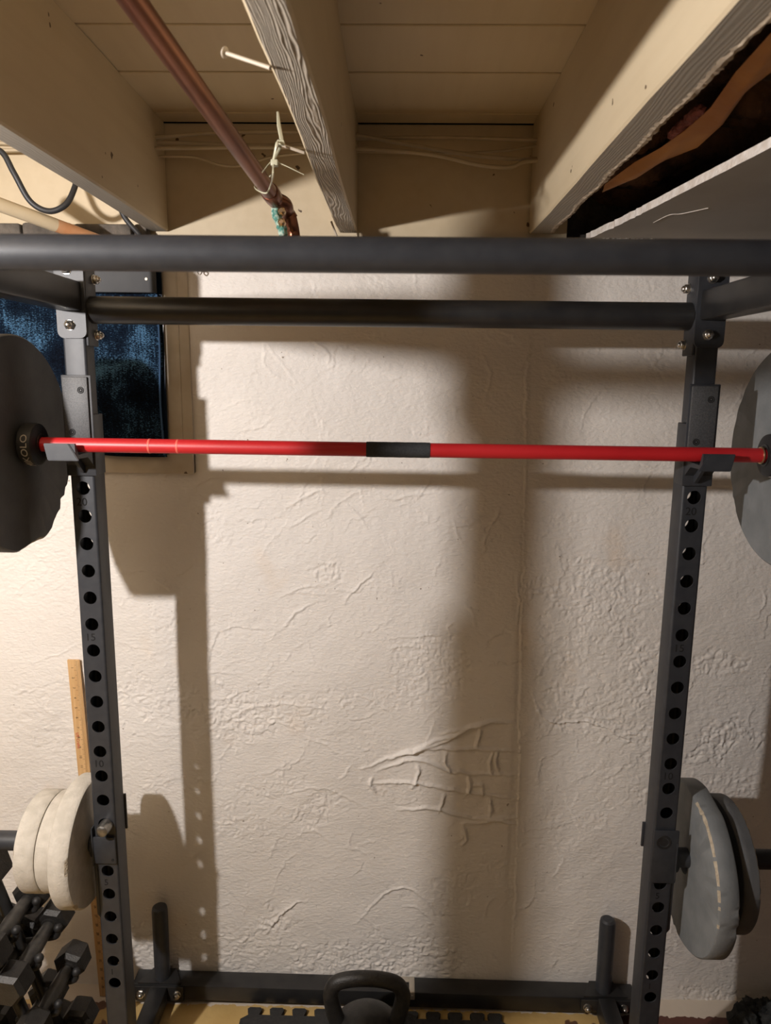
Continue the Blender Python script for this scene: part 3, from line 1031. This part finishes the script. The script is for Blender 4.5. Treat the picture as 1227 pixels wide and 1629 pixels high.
# base: rear crossmember, floor runners, storage pegs
bm = bmesh.new()
def cross_z(x):
    return -.006 * (x + .5)
b = bmesh.new()
box(b, -.66, .62, 1.588, 1.638, RUNZ0 + .002, RUNZ1, bev=.003)
for v in b.verts:
    v.co.z += cross_z(v.co.x)
merge(bm, b)
finish('rear_crossmember', bm, BLK2, rack)
for side, xc in ((-1, -.590), (1, .541)):
    zt = RUNZ1 + cross_z(xc)
    bm = bmesh.new()
    box(bm, xc - .0215, xc + .0215, NEARY0 - .06, 1.583, RUNZ0 + cross_z(xc), RUNZ1 + cross_z(xc) * 0, bev=.003)
    finish('floor_runner', bm, BLK2, rack)
    bm = bmesh.new()
    box(bm, xc - .062, xc + .062, 1.5832, 1.5875, RUNZ0 + .003, zt - .002, bev=.0015)
    finish('mounting_flange', bm, BLK2, rack)
    for dx in (-.046, .046):
        bolt((xc + dx, 1.583, zt - .022), (0, -1, 0), r=.0068)
    # plate foot with peg
    bm = bmesh.new()
    b = bmesh.new()
    v1 = [b.verts.new(p) for p in ((xc - .055, 1.589, zt + .001), (xc + .055, 1.589, zt + .001), (xc + .03, 1.637, zt + .001), (xc - .03, 1.637, zt + .001))]
    v2 = [b.verts.new(v.co + Vector((0, 0, .004))) for v in v1]
    b.faces.new(v1); b.faces.new(v2)
    for i in range(4):
        b.faces.new((v1[i], v1[(i + 1) % 4], v2[(i + 1) % 4], v2[i]))
    merge(bm, b)
    finish('peg_foot', bm, BLK2, rack)
    bm = bmesh.new()
    p = Vector((xc + (.001 if side < 0 else 0), 1.612, zt + .004))
    lathe(bm, p, (0.012 * -side, -.02, 1), [(0, .0195), (.195, .0195), (.203, .0178), (.207, .013)], 32)
    finish('storage_peg', bm, BLK, rack)
    # rubber feet under the runner
    for y in (1.50, 1.62, NEARY0 - .03):
        bm = bmesh.new()
        cyl(bm, (xc, y, FLOOR), (xc, y, RUNZ0 + .004), .019, 20, bev=.002)
        finish('rubber_foot', bm, RUB, rack)
# little galvanized catch screwed to the crossmember
t = thing('metal_catch', 'small galvanized metal catch on the rack crossmember behind the kettlebell', 'bracket', (.05, 1.587, -1.53))
bm = bmesh.new()
zt = RUNZ1 + cross_z(.05)
box(bm, .046, .060, 1.5845, 1.5878, zt - .018, zt + .004, bev=.001)
box(bm, .046, .060, 1.586, 1.634, zt + .001, zt + .004, bev=.0008)
box(bm, .012, .046, 1.618, 1.634, zt + .001, zt + .004, bev=.0008)
box(bm, .020, .046, 1.590, 1.598, zt + .001, zt + .004, bev=.0008)
finish('plate', bm, GALV, t)
bm = bmesh.new()
cyl(bm, (.053, 1.5845, zt - .007), (.053, 1.5828, zt - .007), .003, 12, bev=.0005)
finish('screw', bm, CHROME, t)

# ------------------------------------------------------------------ J-cups
def prism(bm, pts, axis, a, b, mi=0):
    """polygon pts (u, v) extruded along an axis between a and b"""
    def P(u, v, w_):
        return {'X': (w_, u, v), 'Y': (u, w_, v), 'Z': (u, v, w_)}[axis]
    A = [bm.verts.new(P(u, v, a)) for u, v in pts]
    B = [bm.verts.new(P(u, v, b)) for u, v in pts]
    bm.faces.new(A).material_index = mi
    bm.faces.new(B).material_index = mi
    for i in range(len(A)):
        j = (i + 1) % len(A)
        bm.faces.new((A[i], A[j], B[j], B[i])).material_index = mi

def jcup(xc, s, dz, label):
    t = thing('j_cup', label, 'j-cup', (xc, 1.32, -.13 + dz), 'barbell hooks on the rear uprights')
    bm = bmesh.new()
    # channel around the upright: front web and two cheeks
    box(bm, xc - .0275, xc + .0275, 1.3235, 1.3285, -.179 + dz, .005 + dz, bev=.0015)
    box(bm, xc + .0238 * -s - .0018, xc + .0238 * -s + .0018, 1.324, 1.372, -.178 + dz, -.066 + dz, bev=.0012)
    finish('back_channel', bm, BLK, t)
    bm = bmesh.new()
    box(bm, xc - .0245, xc + .0225, 1.3185, 1.3237, -.118 + dz, .002 + dz, bev=.002)
    ln = finish('liner', bm, LINER, t)
    ln['label'] = 'grained grey plastic liner with two screws'
    for (dx, zz) in ((.010, -.022), (-.010, -.098)):
        b = bmesh.new()
        lathe(b, (xc + dx, 1.319, zz + dz), (0, -1, 0), [(0, .0062), (.0008, .0062), (.0009, .0046), (-.0006, .0044)], 20, cap=False)
        lathe(b, (xc + dx, 1.3195, zz + dz), (0, -1, 0), [(0, .004), (.001, .004), (.0012, .0015), (-.001, .0012)], 12)
        finish('screw', b, NUM, ln)
    # hook: shelf plus angled front lip
    bm = bmesh.new()
    prism(bm, [(1.3240, -.132 + dz), (1.262, -.1335 + dz), (1.2535, -.113 + dz), (1.2485, -.113 + dz), (1.2495, -.1405 + dz), (1.256, -.1405 + dz), (1.300, -.1415 + dz), (1.3240, -.160 + dz)], 'X', xc - .024, xc + .024)
    finish('hook', bm, BLK, t)
    bm = bmesh.new()
    c = s
    pts = [(xc - s * -.030, -.113), (xc - s * .012, -.113), (xc - s * .030, -.1405), (xc - s * -.024, -.1405)]
    pts = [(xc + s * .030, -.1125), (xc - s * .014, -.1125), (xc - s * .031, -.1425), (xc + s * .024, -.1425)]
    prism(bm, [(u, v + dz) for u, v in pts], 'Y', 1.2455, 1.2495)
    bmesh.ops.bevel(bm, geom=bm.edges[:], offset=.0012, segments=2, affect='EDGES')
    finish('front_lip', bm, BLK, t)
    bm = bmesh.new()
    prism(bm, [(1.3235, -.141 + dz), (1.285, -.1415 + dz), (1.318, -.172 + dz), (1.3235, -.172 + dz)], 'X', xc - s * .004 - .003, xc - s * .004 + .003)
    finish('gusset', bm, BLK, t)
    return t
jcup(UXL + .002, -1, 0, 'black barbell hook with grained liner on the left upright')
jcup(UXR, 1, -.004, 'black barbell hook on the right upright')

# ------------------------------------------------------------------ barbell
BZL, BZR, BY = -.1175, -.1210, 1.281
def barp(x, dy=0):
    return Vector((x, BY, BZL + (BZR - BZL) * (x + .64) / 1.28))
t = thing('barbell', 'red barbell with a black taped centre resting in the two hooks', 'barbell', tuple(barp(0)))
bm = bmesh.new()
cyl(bm, barp(-.80), barp(.80), .0128, 40, bev=.001)
finish('shaft', bm, RED, t)
bm = bmesh.new()
xa, xb = at(583, 715, Y=BY).x, at(684, 717, Y=BY).x
lathe(bm, barp(xa), barp(xb) - barp(xa), [(0, .0128), (0.0001, .0136)] + [((xb - xa) * k / 10, .0136 + (.0002 if k % 2 else 0)) for k in range(1, 10)] + [(xb - xa, .0136)], 36)
tp = finish('tape_wrap', bm, TAPE, t)
tp['label'] = 'black cloth tape band at the centre'
for px_ in (237, 282):
    x = at(px_, 710, Y=BY).x
    bm = bmesh.new()
    lathe(bm, barp(x), (1, 0, 0), [(0, .0128), (.0005, .0132), (.0035, .0132), (.004, .0128)], 32)
    finish('ring_mark', bm, mat('pale_red_ring', (.70, .12, .09), rough=.5), t)
bm = bmesh.new()
lathe(bm, barp(.634), (1, 0, 0), [(0, .0128), (.0008, .0150), (.0022, .0152), (.003, .0128)], 36)
rg_ = finish('end_ring', bm, BRASS, t)

def collar(x0, s, label):
    t = thing('barbell_collar', label, 'collar', tuple(barp(x0)), 'collars on the barbell')
    bm = bmesh.new()
    p = barp(x0)
    lathe(bm, p, (s, 0, 0), [(0, .0160), (.0005, .0300), (.004, .0365), (.008, .0378), (.026, .0378), (.029, .0355), (.0295, .0135)], 56)
    lathe(bm, p + Vector((s * .0295, 0, 0)), (-s, 0, 0), [(0, .0134), (.028, .0134)], 40, cap=False)
    body = finish('clamp_body', bm, RUB, t)
    bm = bmesh.new()
    lathe(bm, p - Vector((s * .0015, 0, 0)), (s, 0, 0), [(0, .0165), (.0, .0195), (.003, .0195), (.003, .0138), (0, .0138)], 40, cap=False)
    finish('inner_sleeve', bm, BLK2, t)
    # maker's name around the rim
    b = text_mesh('MIKOLO', .0165, .0002)
    bmesh.ops.subdivide_edges(b, edges=[e for e in b.edges if e.calc_length() > .002], cuts=2)
    bb = bmesh.new()
    R = .0381
    a_mid = math.radians(-24)
    for v in b.verts:
        u, vv, w_ = v.co.x, v.co.y, v.co.z
        ang = u * 1.18 / R + a_mid
        rr = R + w_
        v.co = Vector((p.x + s * .0135 - vv * (1 if s < 0 else 1) * 1.0, p.y - rr * math.cos(ang), p.z + rr * math.sin(ang)))
    merge(bb, b)
    finish('printed_name', bb, LOGO, body, smooth=False)
    return t
collar(-.637, -1, 'black barbell collar lettered MIKOLO at the left end of the red bar')
collar(.642, 1, 'black barbell collar at the right end of the red bar')

# ------------------------------------------------------------------ home-cast concrete plates
def plate(xf, xo, yc, zc, r, m, label, cat_group, chips=(), flats=(), hole=.021, seed=0, lump=.002, bev=.003, taper=0, tilt=0):
    """disc between X=xf (inner face) and X=xo; chips: (angle deg, half width deg, depth, which edge 0/1); flats: (angle, half width, depth)"""
    rs = random.Random(seed)
    n = 144
    ph = [rs.uniform(0, 6.28) for _ in range(4)]
    s = 1 if xo > xf else -1
    th = abs(xo - xf)
    def rad(a, k):
        rr = r + lump * (math.sin(2 * a + ph[0]) * .5 + math.sin(3 * a + ph[1]) * .3 + math.sin(7 * a + ph[2]) * .12)
        for fa, fw, fd in flats:
            da = (math.degrees(a) - fa + 180) % 360 - 180
            if abs(da) < fw:
                # a chord across the disc, slightly ragged
                rr = min(rr, (r * math.cos(math.radians(fw))) / max(.3, math.cos(math.radians(da))) + fd * .2 * math.sin(a * 40 + ph[3]))
        return rr
    bm = bmesh.new()
    prof = [(hole, 0, 0), (r * .55, 0, 0), (-1, 0, 1), (-1, bev, 0), (-1, th * .5, 0), (-1, th - bev, 0), (-1, th, 1), (r * .55, th, 0), (hole, th, 0)]
    rings = []
    for q, (rr, dx, ins) in enumerate(prof):
        row = []
        for i in range(n):
            a = 2 * PI * i / n
            R = rr if rr > 0 else rad(a, q) - (bev if ins else 0)
            if rr < 0 and q >= 5:
                R -= taper
            ddx = dx
            if rr < 0:
                for ca, cw, cd, ce in chips:
                    da = (math.degrees(a) - ca + 180) % 360 - 180
                    if abs(da) < cw:
                        k = (1 - (da / cw) ** 2) ** .5 * rs.uniform(.65, 1.15)
                        if ce == 0 and q in (2, 3):
                            R -= cd * k * (1 if q == 2 else .45)
                            ddx += cd * k * .5 * (0 if q == 2 else 1)
                        if ce == 1 and q in (5, 6):
                            R -= cd * k * (1 if q == 6 else .45)
            row.append(bm.verts.new((xf + s * ddx, yc - R * math.cos(a), zc + R * math.sin(a))))
        rings.append(row)
    for q, (a_, b_2) in enumerate(zip(rings, rings[1:])):
        for i in range(n):
            f = bm.faces.new((a_[i], a_[(i + 1) % n], b_2[(i + 1) % n], b_2[i]))
            ang = 360 * (i + .5) / n
            for ca, cw, cd, ce in chips:
                da = (ang - ca + 180) % 360 - 180
                if abs(da) < cw and ((ce == 0 and q in (2,)) or (ce == 1 and q in (5,))):
                    f.material_index = 1
    for i in range(n):
        bm.faces.new((rings[0][i], rings[0][(i + 1) % n], rings[-1][(i + 1) % n], rings[-1][i]))
    if tilt:
        bmesh.ops.rotate(bm, cent=(xf, yc, zc), matrix=Matrix.Rotation(tilt, 3, 'Z'), verts=bm.verts)
    o = finish('concrete_plate', bm, [m, CHIP_GLINT], ang=45)
    return tag(o, label, 'weight plate', cat_group)
# angle 0 points to the camera, 90 up, 180 to the wall
plate(-.6725, -.735, 1.281, -.1185, .1925, PDARK, 'dark grey concrete disc with a broken lower edge on the left end of the barbell', 'concrete discs on the barbell',
      chips=[(236, 5, .006, 0), (222, 4, .005, 0), (262, 12, .004, 0)], flats=[(221, 13, .012), (268, 15, .004)], hole=.0136, seed=2)
plate(.6725, .735, 1.281, -.1215, .1985, PGREY, 'grey concrete disc on the right end of the barbell', 'concrete discs on the barbell',
      chips=[(188, 5, .0025, 0), (205, 4, .003, 0), (215, 5, .003, 0), (165, 4, .002, 0), (150, 4, .0025, 0)], hole=.0136, seed=4, lump=.0015)
HLZ, HRZ, HY = -.957, -.962, 1.358
plate(-.632, -.672, 1.372, HLZ - .002, .131, PWHT, 'largest whitish concrete disc, hanging next to the left upright', 'whitish concrete discs at the left',
      chips=[(10, 7, .004, 0), (320, 4, .004, 0)], seed=5, hole=.0205, bev=.004, lump=.003)
plate(-.6735, -.706, 1.362, HLZ + .001, .100, PWHT, 'small whitish concrete disc between the largest disc and the outer one', 'whitish concrete discs at the left', seed=7, hole=.0205, bev=.003, lump=.0015)
plate(-.7075, -.748, 1.362, HLZ + .001, .101, PWHT, 'outermost small whitish concrete disc, next to the bare end of the black peg', 'whitish concrete discs at the left', seed=8, hole=.0205, bev=.003, chips=[(20, 3, .002, 1)], lump=.0015)
plate(.608, .648, 1.372, HRZ - .024, .168, PGREY, 'large thick grey concrete disc with chipped edges beside the right upright', 'grey concrete discs at the right',
      chips=[(78, 3, .004, 0), (73.5, 1.2, .0055, 0), (70, 2, .0065, 0), (64, 3.4, .0055, 0), (58, 2.6, .003, 0), (53, 2.2, .0045, 0), (47, 3.6, .0038, 0), (41, 2.2, .0022, 0), (36, 2.6, .0036, 0), (30, 3.4, .0026, 0), (24, 2.4, .0016, 0), (19, 2.2, .0034, 0), (14, 2.6, .0020, 0), (8, 1.2, .0012, 0), (-3, .9, .0015, 0), (-7, 4, .010, 1), (6, 3, .004, 1), (258, 4, .006, 0), (266, 3, .005, 0), (240, 4, .004, 0)],
      flats=[(236, 22, .003), (80, 14, .002)], seed=11, hole=.0205, lump=.004)
plate(.672, .704, 1.372, HRZ - .016, .132, PDARK, 'thinner dark disc with its lit rim painted pale, outside the large grey disc', 'grey concrete discs at the right',
      chips=[(88, 4, .003, 1), (80, 3.5, .0035, 1), (73, 3, .0022, 1), (66, 4, .0034, 1), (57, 4, .0026, 1), (49, 4, .0038, 1), (40, 4, .0024, 1), (32, 4, .0030, 1), (24, 3, .0018, 1), (17, 3, .0026, 1), (8, 3, .0014, 1)], seed=12, hole=.0205, lump=.002)  # pale chips paint the outer rim catching the light

# horns the lower plates hang on
def horn(xc, s, z, yb, label):
    t = thing('plate_holder', label, 'weight holder', (xc, yb, z), 'plate pegs clamped to the rear uprights')
    xo = xc + s * .0265
    bm = bmesh.new()
    cyl(bm, (xo, HY, z), (xc + s * .30, HY, z), .0195, 32, bev=.002)
    finish('peg', bm, BLK, t)
    bm = bmesh.new()
    box(bm, min(xo, xo - s * .003), max(xo, xo - s * .003), 1.322, 1.388, z - .030, z + .055, bev=.001)
    lathe(bm, (xo, HY, z), (s, 0, 0), [(0, .0285), (.009, .0285), (.010, .027)], 28)
    finish('side_plate', bm, BLK, t)
    bm = bmesh.new()
    if s < 0:
        box(bm, xc - .0245, xc + .0215, 1.3235, 1.3285, -.982, -.922, bev=.002)
    else:
        box(bm, xc - .0245, xc + .0275, 1.3235, 1.3285, -.998, -.880, bev=.003)
    finish('front_plate', bm, BLK, t)
    bm = bmesh.new()
    if s < 0:
        box(bm, xc + .018, xc + .0255, 1.3815, 1.386, -.94, -.86, bev=.001)
    else:
        box(bm, xc - .0262, xc - .018, 1.3815, 1.386, -.955, -.90, bev=.001)
    finish('rear_plate', bm, BLK, t)
    bm = bmesh.new()
    if s < 0:
        lathe(bm, (xc + .005, 1.3292, -.8955), (0, -1, .05), [(0, .0125), (.003, .0132), (.020, .0128), (.027, .0115), (.029, .008)], 24)
        pn = finish('lock_pin', bm, mat('worn_steel_pin', (.34, .32, .29), (.2, .19, .17), rough=.3, metal=.9, nscale=60, bump=.0008), t)
        pn['label'] = 'bare steel pin end'
    else:
        lathe(bm, (xc - .003, 1.3236, -.905), (0, -1, 0), [(0, .0150), (.0012, .0146), (.0012, .0105), (0, .010), (.0004, .0045), (.0002, .001)], 28, cap=False)
        finish('round_boss', bm, BLK2, t)
    if s < 0:
        bm = bmesh.new()
        lathe(bm, (xc + .015, 1.3232, -.972), (0, -1, 0), [(0, .0028), (.0006, .0028)], 12)
        finish('screw', bm, NUM, t)
    # long keeper strip down the outer side of the upright
    bm = bmesh.new()
    xs_ = xc + s * .0235
    prism(bm, [(1.335, z - .03), (1.375, z - .03), (1.375, z - .175), (1.352, z - .175), (1.335, z - .15)], 'X', min(xs_, xs_ + s * .006), max(xs_, xs_ + s * .006))
    finish('keeper_strip', bm, BLK, t)
horn(UXL, -1, HLZ, 1.33, 'black plate peg clamped low on the left upright with a steel pin')
horn(UXR, 1, HRZ, 1.33, 'black plate peg clamped low on the right upright')

# ------------------------------------------------------------------ yardstick
t = thing('yardstick', 'pale wooden yardstick standing against the wall behind the left upright', 'ruler', (-.776, 1.62, FLOOR))
XA, XB = -.7905, -.7615
def ryd(z):                                       # lean: foot slightly out, top on the wall
    return 1.612 + (1.636 - 1.612) * (z - FLOOR) / .912
bm = bmesh.new()
v = []
for z in (FLOOR + .001, FLOOR + .912):
    for x, dy in ((XA, 0), (XB - .004, 0), (XB, .002), (XB, .0045), (XA, .0045)):
        v.append(bm.verts.new((x, ryd(z) + dy, z)))
bm.faces.new(v[:5]); bm.faces.new(v[5:])
for i in range(5):
    j = (i + 1) % 5
    bm.faces.new((v[i], v[j], v[5 + j], v[5 + i]))
st = finish('stick', bm, RULER, t, smooth=False)
bm = bmesh.new()
ztop = FLOOR + .912
def ink(bm, x0, x1, z0, z1):
    y = lambda z: ryd(z) - .0003
    bm.faces.new([bm.verts.new(p) for p in ((x0, y(z0), z0), (x1, y(z0), z0), (x1, y(z1), z1), (x0, y(z1), z1))])
for k in range(1, 8 * 35):
    z = ztop - k * .0254 / 8
    L = .0098 if k % 8 == 0 else .007 if k % 4 == 0 else .0048
    ink(bm, XB - .0045 - L, XB - .0045, z - .00028, z + .00028)
for k in range(1, 36):
    b = text_mesh(str(k), .0085, .0001)
    z = ztop - k * .0254 + .006
    M = Matrix.Translation((XB - .0185, ryd(z) - .0004, z)) @ Matrix.Rotation(PI / 2, 4, 'X') @ Matrix.Rotation(-PI / 2, 4, 'Z')
    merge(bm, b, 0, M)
sc = finish('inch_scale', bm, INK, st, smooth=False)
bm = bmesh.new()
b = text_mesh('US Crafter', .0105, .0001)
z = ztop - .243
z = at(125, 1178, Y=1.635).z
merge(bm, b, 0, Matrix.Translation((XA + .0075, ryd(z) - .0004, z)) @ Matrix.Rotation(PI / 2, 4, 'X') @ Matrix.Rotation(-PI / 2, 4, 'Z'))
sc = finish('red_lettering', bm, INKR, st, smooth=False)
sc['label'] = 'red printed maker lettering'

for o_ in [c for c in bpy.data.objects if c.parent is not None and (c.parent == t or (c.parent.parent == t))]:
    for v in o_.data.vertices:
        v.co.x += .038 * (FLOOR + .912 - v.co.z)
# ------------------------------------------------------------------ kettlebell
t = thing('kettlebell', 'black cast iron kettlebell on the foam mat before the rack crossmember', 'kettlebell', (-.055, 1.42, -1.567))
kx, ky, kz = -.055, 1.42, -1.5675
bm = bmesh.new()
pr_ = [(0, .052), (.004, .060), (.022, .083), (.048, .096), (.072, .098), (.096, .090), (.116, .076), (.132, .060), (.144, .045), (.152, .030), (.157, .014), (.158, .001)]
lathe(bm, (kx, ky, kz), (0, 0, 1), pr_, 56)
finish('bell', bm, IRON, t, ang=80)
bm = bmesh.new()
hp = [(-.056, .098), (-.071, .140), (-.080, .180), (-.081, .205), (-.068, .228), (-.036, .2385), (0, .241), (.036, .2385), (.068, .228), (.081, .205), (.080, .180), (.071, .140), (.056, .098)]
tube(bm, [(kx + a, ky, kz + b) for a, b in hp], lambda f: .0165 + .003 * abs(2 * f - 1) ** 2, 24, sm=10)
finish('handle', bm, IRON, t, ang=80)

# ------------------------------------------------------------------ puzzle mat
bm = bmesh.new()
y_e = 1.558
xL, xR = -.375, .285
P = [(-.375, .9), (-.375, 1.545)]
cx = [-.344, -.288, -.231, -.175, -.118, -.062, -.005, .051, .107, .162, .218, .262]
for x in cx:
    P += [(x - .013, y_e), (x - .0185, y_e + .017), (x - .013, y_e + .022), (x + .013, y_e + .022), (x + .0185, y_e + .017), (x + .013, y_e)]
P += [(.285, 1.55), (.285, .9)]
prism(bm, P, 'Z', FLOOR, FLOOR + .0125)
bmesh.ops.recalc_face_normals(bm, faces=bm.faces)
tag(finish('foam_mat', bm, FOAM, smooth=False), 'black interlocking foam floor mat with jigsaw teeth under the kettlebell', 'mat')

# ------------------------------------------------------------------ dumbbells and their tree
def dumbbell(x, yc, z, hs, hl, gl, label, rot=0, tz=0):
    t = thing('dumbbell', label, 'dumbbell', (x, yc, z), 'black hexagonal dumbbells in the lower left corner')
    bm = bmesh.new()
    lathe(bm, (x, yc - gl / 2 - .006, z), (0, 1, 0), [(0, .0135), (.006, .0135), (gl * .25, .0150), (gl * .5, .0170), (gl * .75, .0150), (gl + .006, .0135), (gl + .012, .0135)], 24)
    finish('handle', bm, STEELH, t, ang=60)
    for s in (-1, 1):
        b = bmesh.new()
        prof = [(0, hs * .78), (hl * .16, hs), (hl * .84, hs), (hl, hs * .78)]
        y0 = yc + s * gl / 2
        lathe(b, (0, 0, 0), (0, s, 0), prof, 6)
        lathe(b, (0, -s * .004, 0), (0, s, 0), [(0, .0175), (.005, .0185)], 24)
        M = Matrix.Translation((x, y0, z)) @ Matrix.Rotation(rot, 4, 'Y')
        bmesh.ops.transform(b, matrix=M, verts=b.verts)
        bb = bmesh.new()
        merge(bb, b)
        finish('hex_head', bb, IRON, t, ang=25)
    return t
dumbbell(-.905, 1.30, -1.055, .062, .085, .12, 'largest black hex dumbbell, topmost and cut by the left frame edge', .25)
dumbbell(-.803, 1.34, -1.131, .040, .060, .125, 'black hex dumbbell directly under the small whitish discs', .2)
dumbbell(-.760, 1.34, -1.196, .037, .058, .125, 'black hex dumbbell third from the top, directly under the largest whitish disc', .15)
dumbbell(-.727, 1.34, -1.306, .036, .058, .125, 'black hex dumbbell fourth from the top, with its upper head standing free', .35)
dumbbell(-.712, 1.33, -1.44, .036, .055, .12, 'lowest black hex dumbbell, nearest the foot of the left upright', .1)
dumbbell(-.885, 1.34, -1.215, .042, .060, .125, 'black hex dumbbell behind the others at the left frame edge', .4)
dumbbell(-.862, 1.34, -1.33, .042, .060, .125, 'black hex dumbbell deep inside the dark lower left of the tree', .1)
dumbbell(-.795, 1.35, -1.40, .040, .060, .125, 'black hex dumbbell low in the middle of the tree, between the two slanted columns', .3)
dumbbell(-.832, 1.36, -1.245, .046, .064, .125, 'stout black hex dumbbell added behind the second and third handles as dark backdrop for the shadow', .5)  # added dumbbell, its black fills the shadowed gap behind the handles
dumbbell(-.782, 1.36, -1.495, .042, .062, .125, 'black hex dumbbell added to darken the gap just above the floor bars, left of the lowest one', .45)  # added dumbbell, blackens the shade low in the tree
dumbbell(-.905, 1.33, -1.46, .042, .060, .125, 'black hex dumbbell low at the left frame edge, just above the floor bars', .2)
t = thing('dumbbell_tree', 'black steel dumbbell tree in the lower left corner', 'dumbbell rack', (-.80, 1.34, FLOOR))
for y in (1.315, 1.385):
    bm = bmesh.new()
    tube(bm, [(-.700, y, FLOOR + .02), (-.785, y, -1.33), (-.868, y, -1.05)], .0125, 12, sm=4)
    tube(bm, [(-1.02, y, FLOOR + .02), (-.945, y, -1.33), (-.868, y, -1.05)], .0125, 12, sm=4)
    finish('a_frame', bm, BLK2, t)
for (x, z) in ((-.905, -1.055), (-.803, -1.131), (-.760, -1.196), (-.727, -1.306), (-.712, -1.44), (-.885, -1.215), (-.862, -1.33), (-.795, -1.40), (-.905, -1.46), (-.832, -1.245), (-.782, -1.495)):
    for y in (1.305, 1.39):
        bm = bmesh.new()
        xb = -.80 if x > -.8 else x + .03
        tube(bm, [(x - .05, y, z - .028), (x, y, z - .021), (x + .022, y, z - .014), (x + .026, y, z + .004)], .0062, 10, sm=4)
        b = bmesh.new()
        bmesh.ops.create_uvsphere(b, u_segments=12, v_segments=8, radius=.0095)
        merge(bm, b, 0, Matrix.Translation((x + .026, y, z + .006)))
        finish('cradle_arm', bm, RUB, t)
bm = bmesh.new()
box(bm, -1.04, -.672, 1.29, 1.33, FLOOR, FLOOR + .03, bev=.003)
box(bm, -1.04, -.672, 1.37, 1.41, FLOOR, FLOOR + .03, bev=.003)
finish('base_bar', bm, BLK2, t)
bm = bmesh.new()
box(bm, -.672, -.640, 1.40, 1.44, FLOOR, FLOOR + .04, bev=.003)
tag(finish('chrome_cap', bm, CHROME), 'shiny metal cap on the floor between the dumbbell tree and the left upright', 'cap')

# ------------------------------------------------------------------ lower right clutter
bm = bmesh.new()
rs = random.Random(5)
for k in range(26):
    b = bmesh.new()
    bmesh.ops.create_icosphere(b, subdivisions=3, radius=1)
    R = rs.uniform(.016, .034)
    ph = [rs.uniform(0, 6) for _ in range(3)]
    for v in b.verts:
        n_ = 1 + .18 * math.sin(v.co.x * 7 + ph[0]) + .18 * math.sin(v.co.y * 8 + ph[1]) + .12 * math.sin(v.co.z * 11 + ph[2])
        v.co = v.co * n_ * R
    cx_, cy_ = rs.uniform(.86, 1.06), rs.uniform(1.545, 1.60)
    merge(bm, b, 0, Matrix.Translation((cx_, cy_, FLOOR + R * .7 + rs.uniform(0, .012))))
tag(finish('black_fleece', bm, RAG, ang=80), 'crumpled black fleece heap by the wall in the lower right corner', 'cloth')
t = thing('wooden_board', 'brown board lying in the lower right corner with a dark joint across it', 'board', (1.0, 1.35, FLOOR))
bm = bmesh.new()
prism(bm, [(.835, 1.1), (.845, 1.49), (.915, 1.49), (.895, 1.1)], 'Z', FLOOR, FLOOR + .02)
prism(bm, [(.898, 1.1), (.918, 1.49), (1.3, 1.49), (1.3, 1.1)], 'Z', FLOOR, FLOOR + .021)
finish('plank', bm, CARD, t, smooth=False)
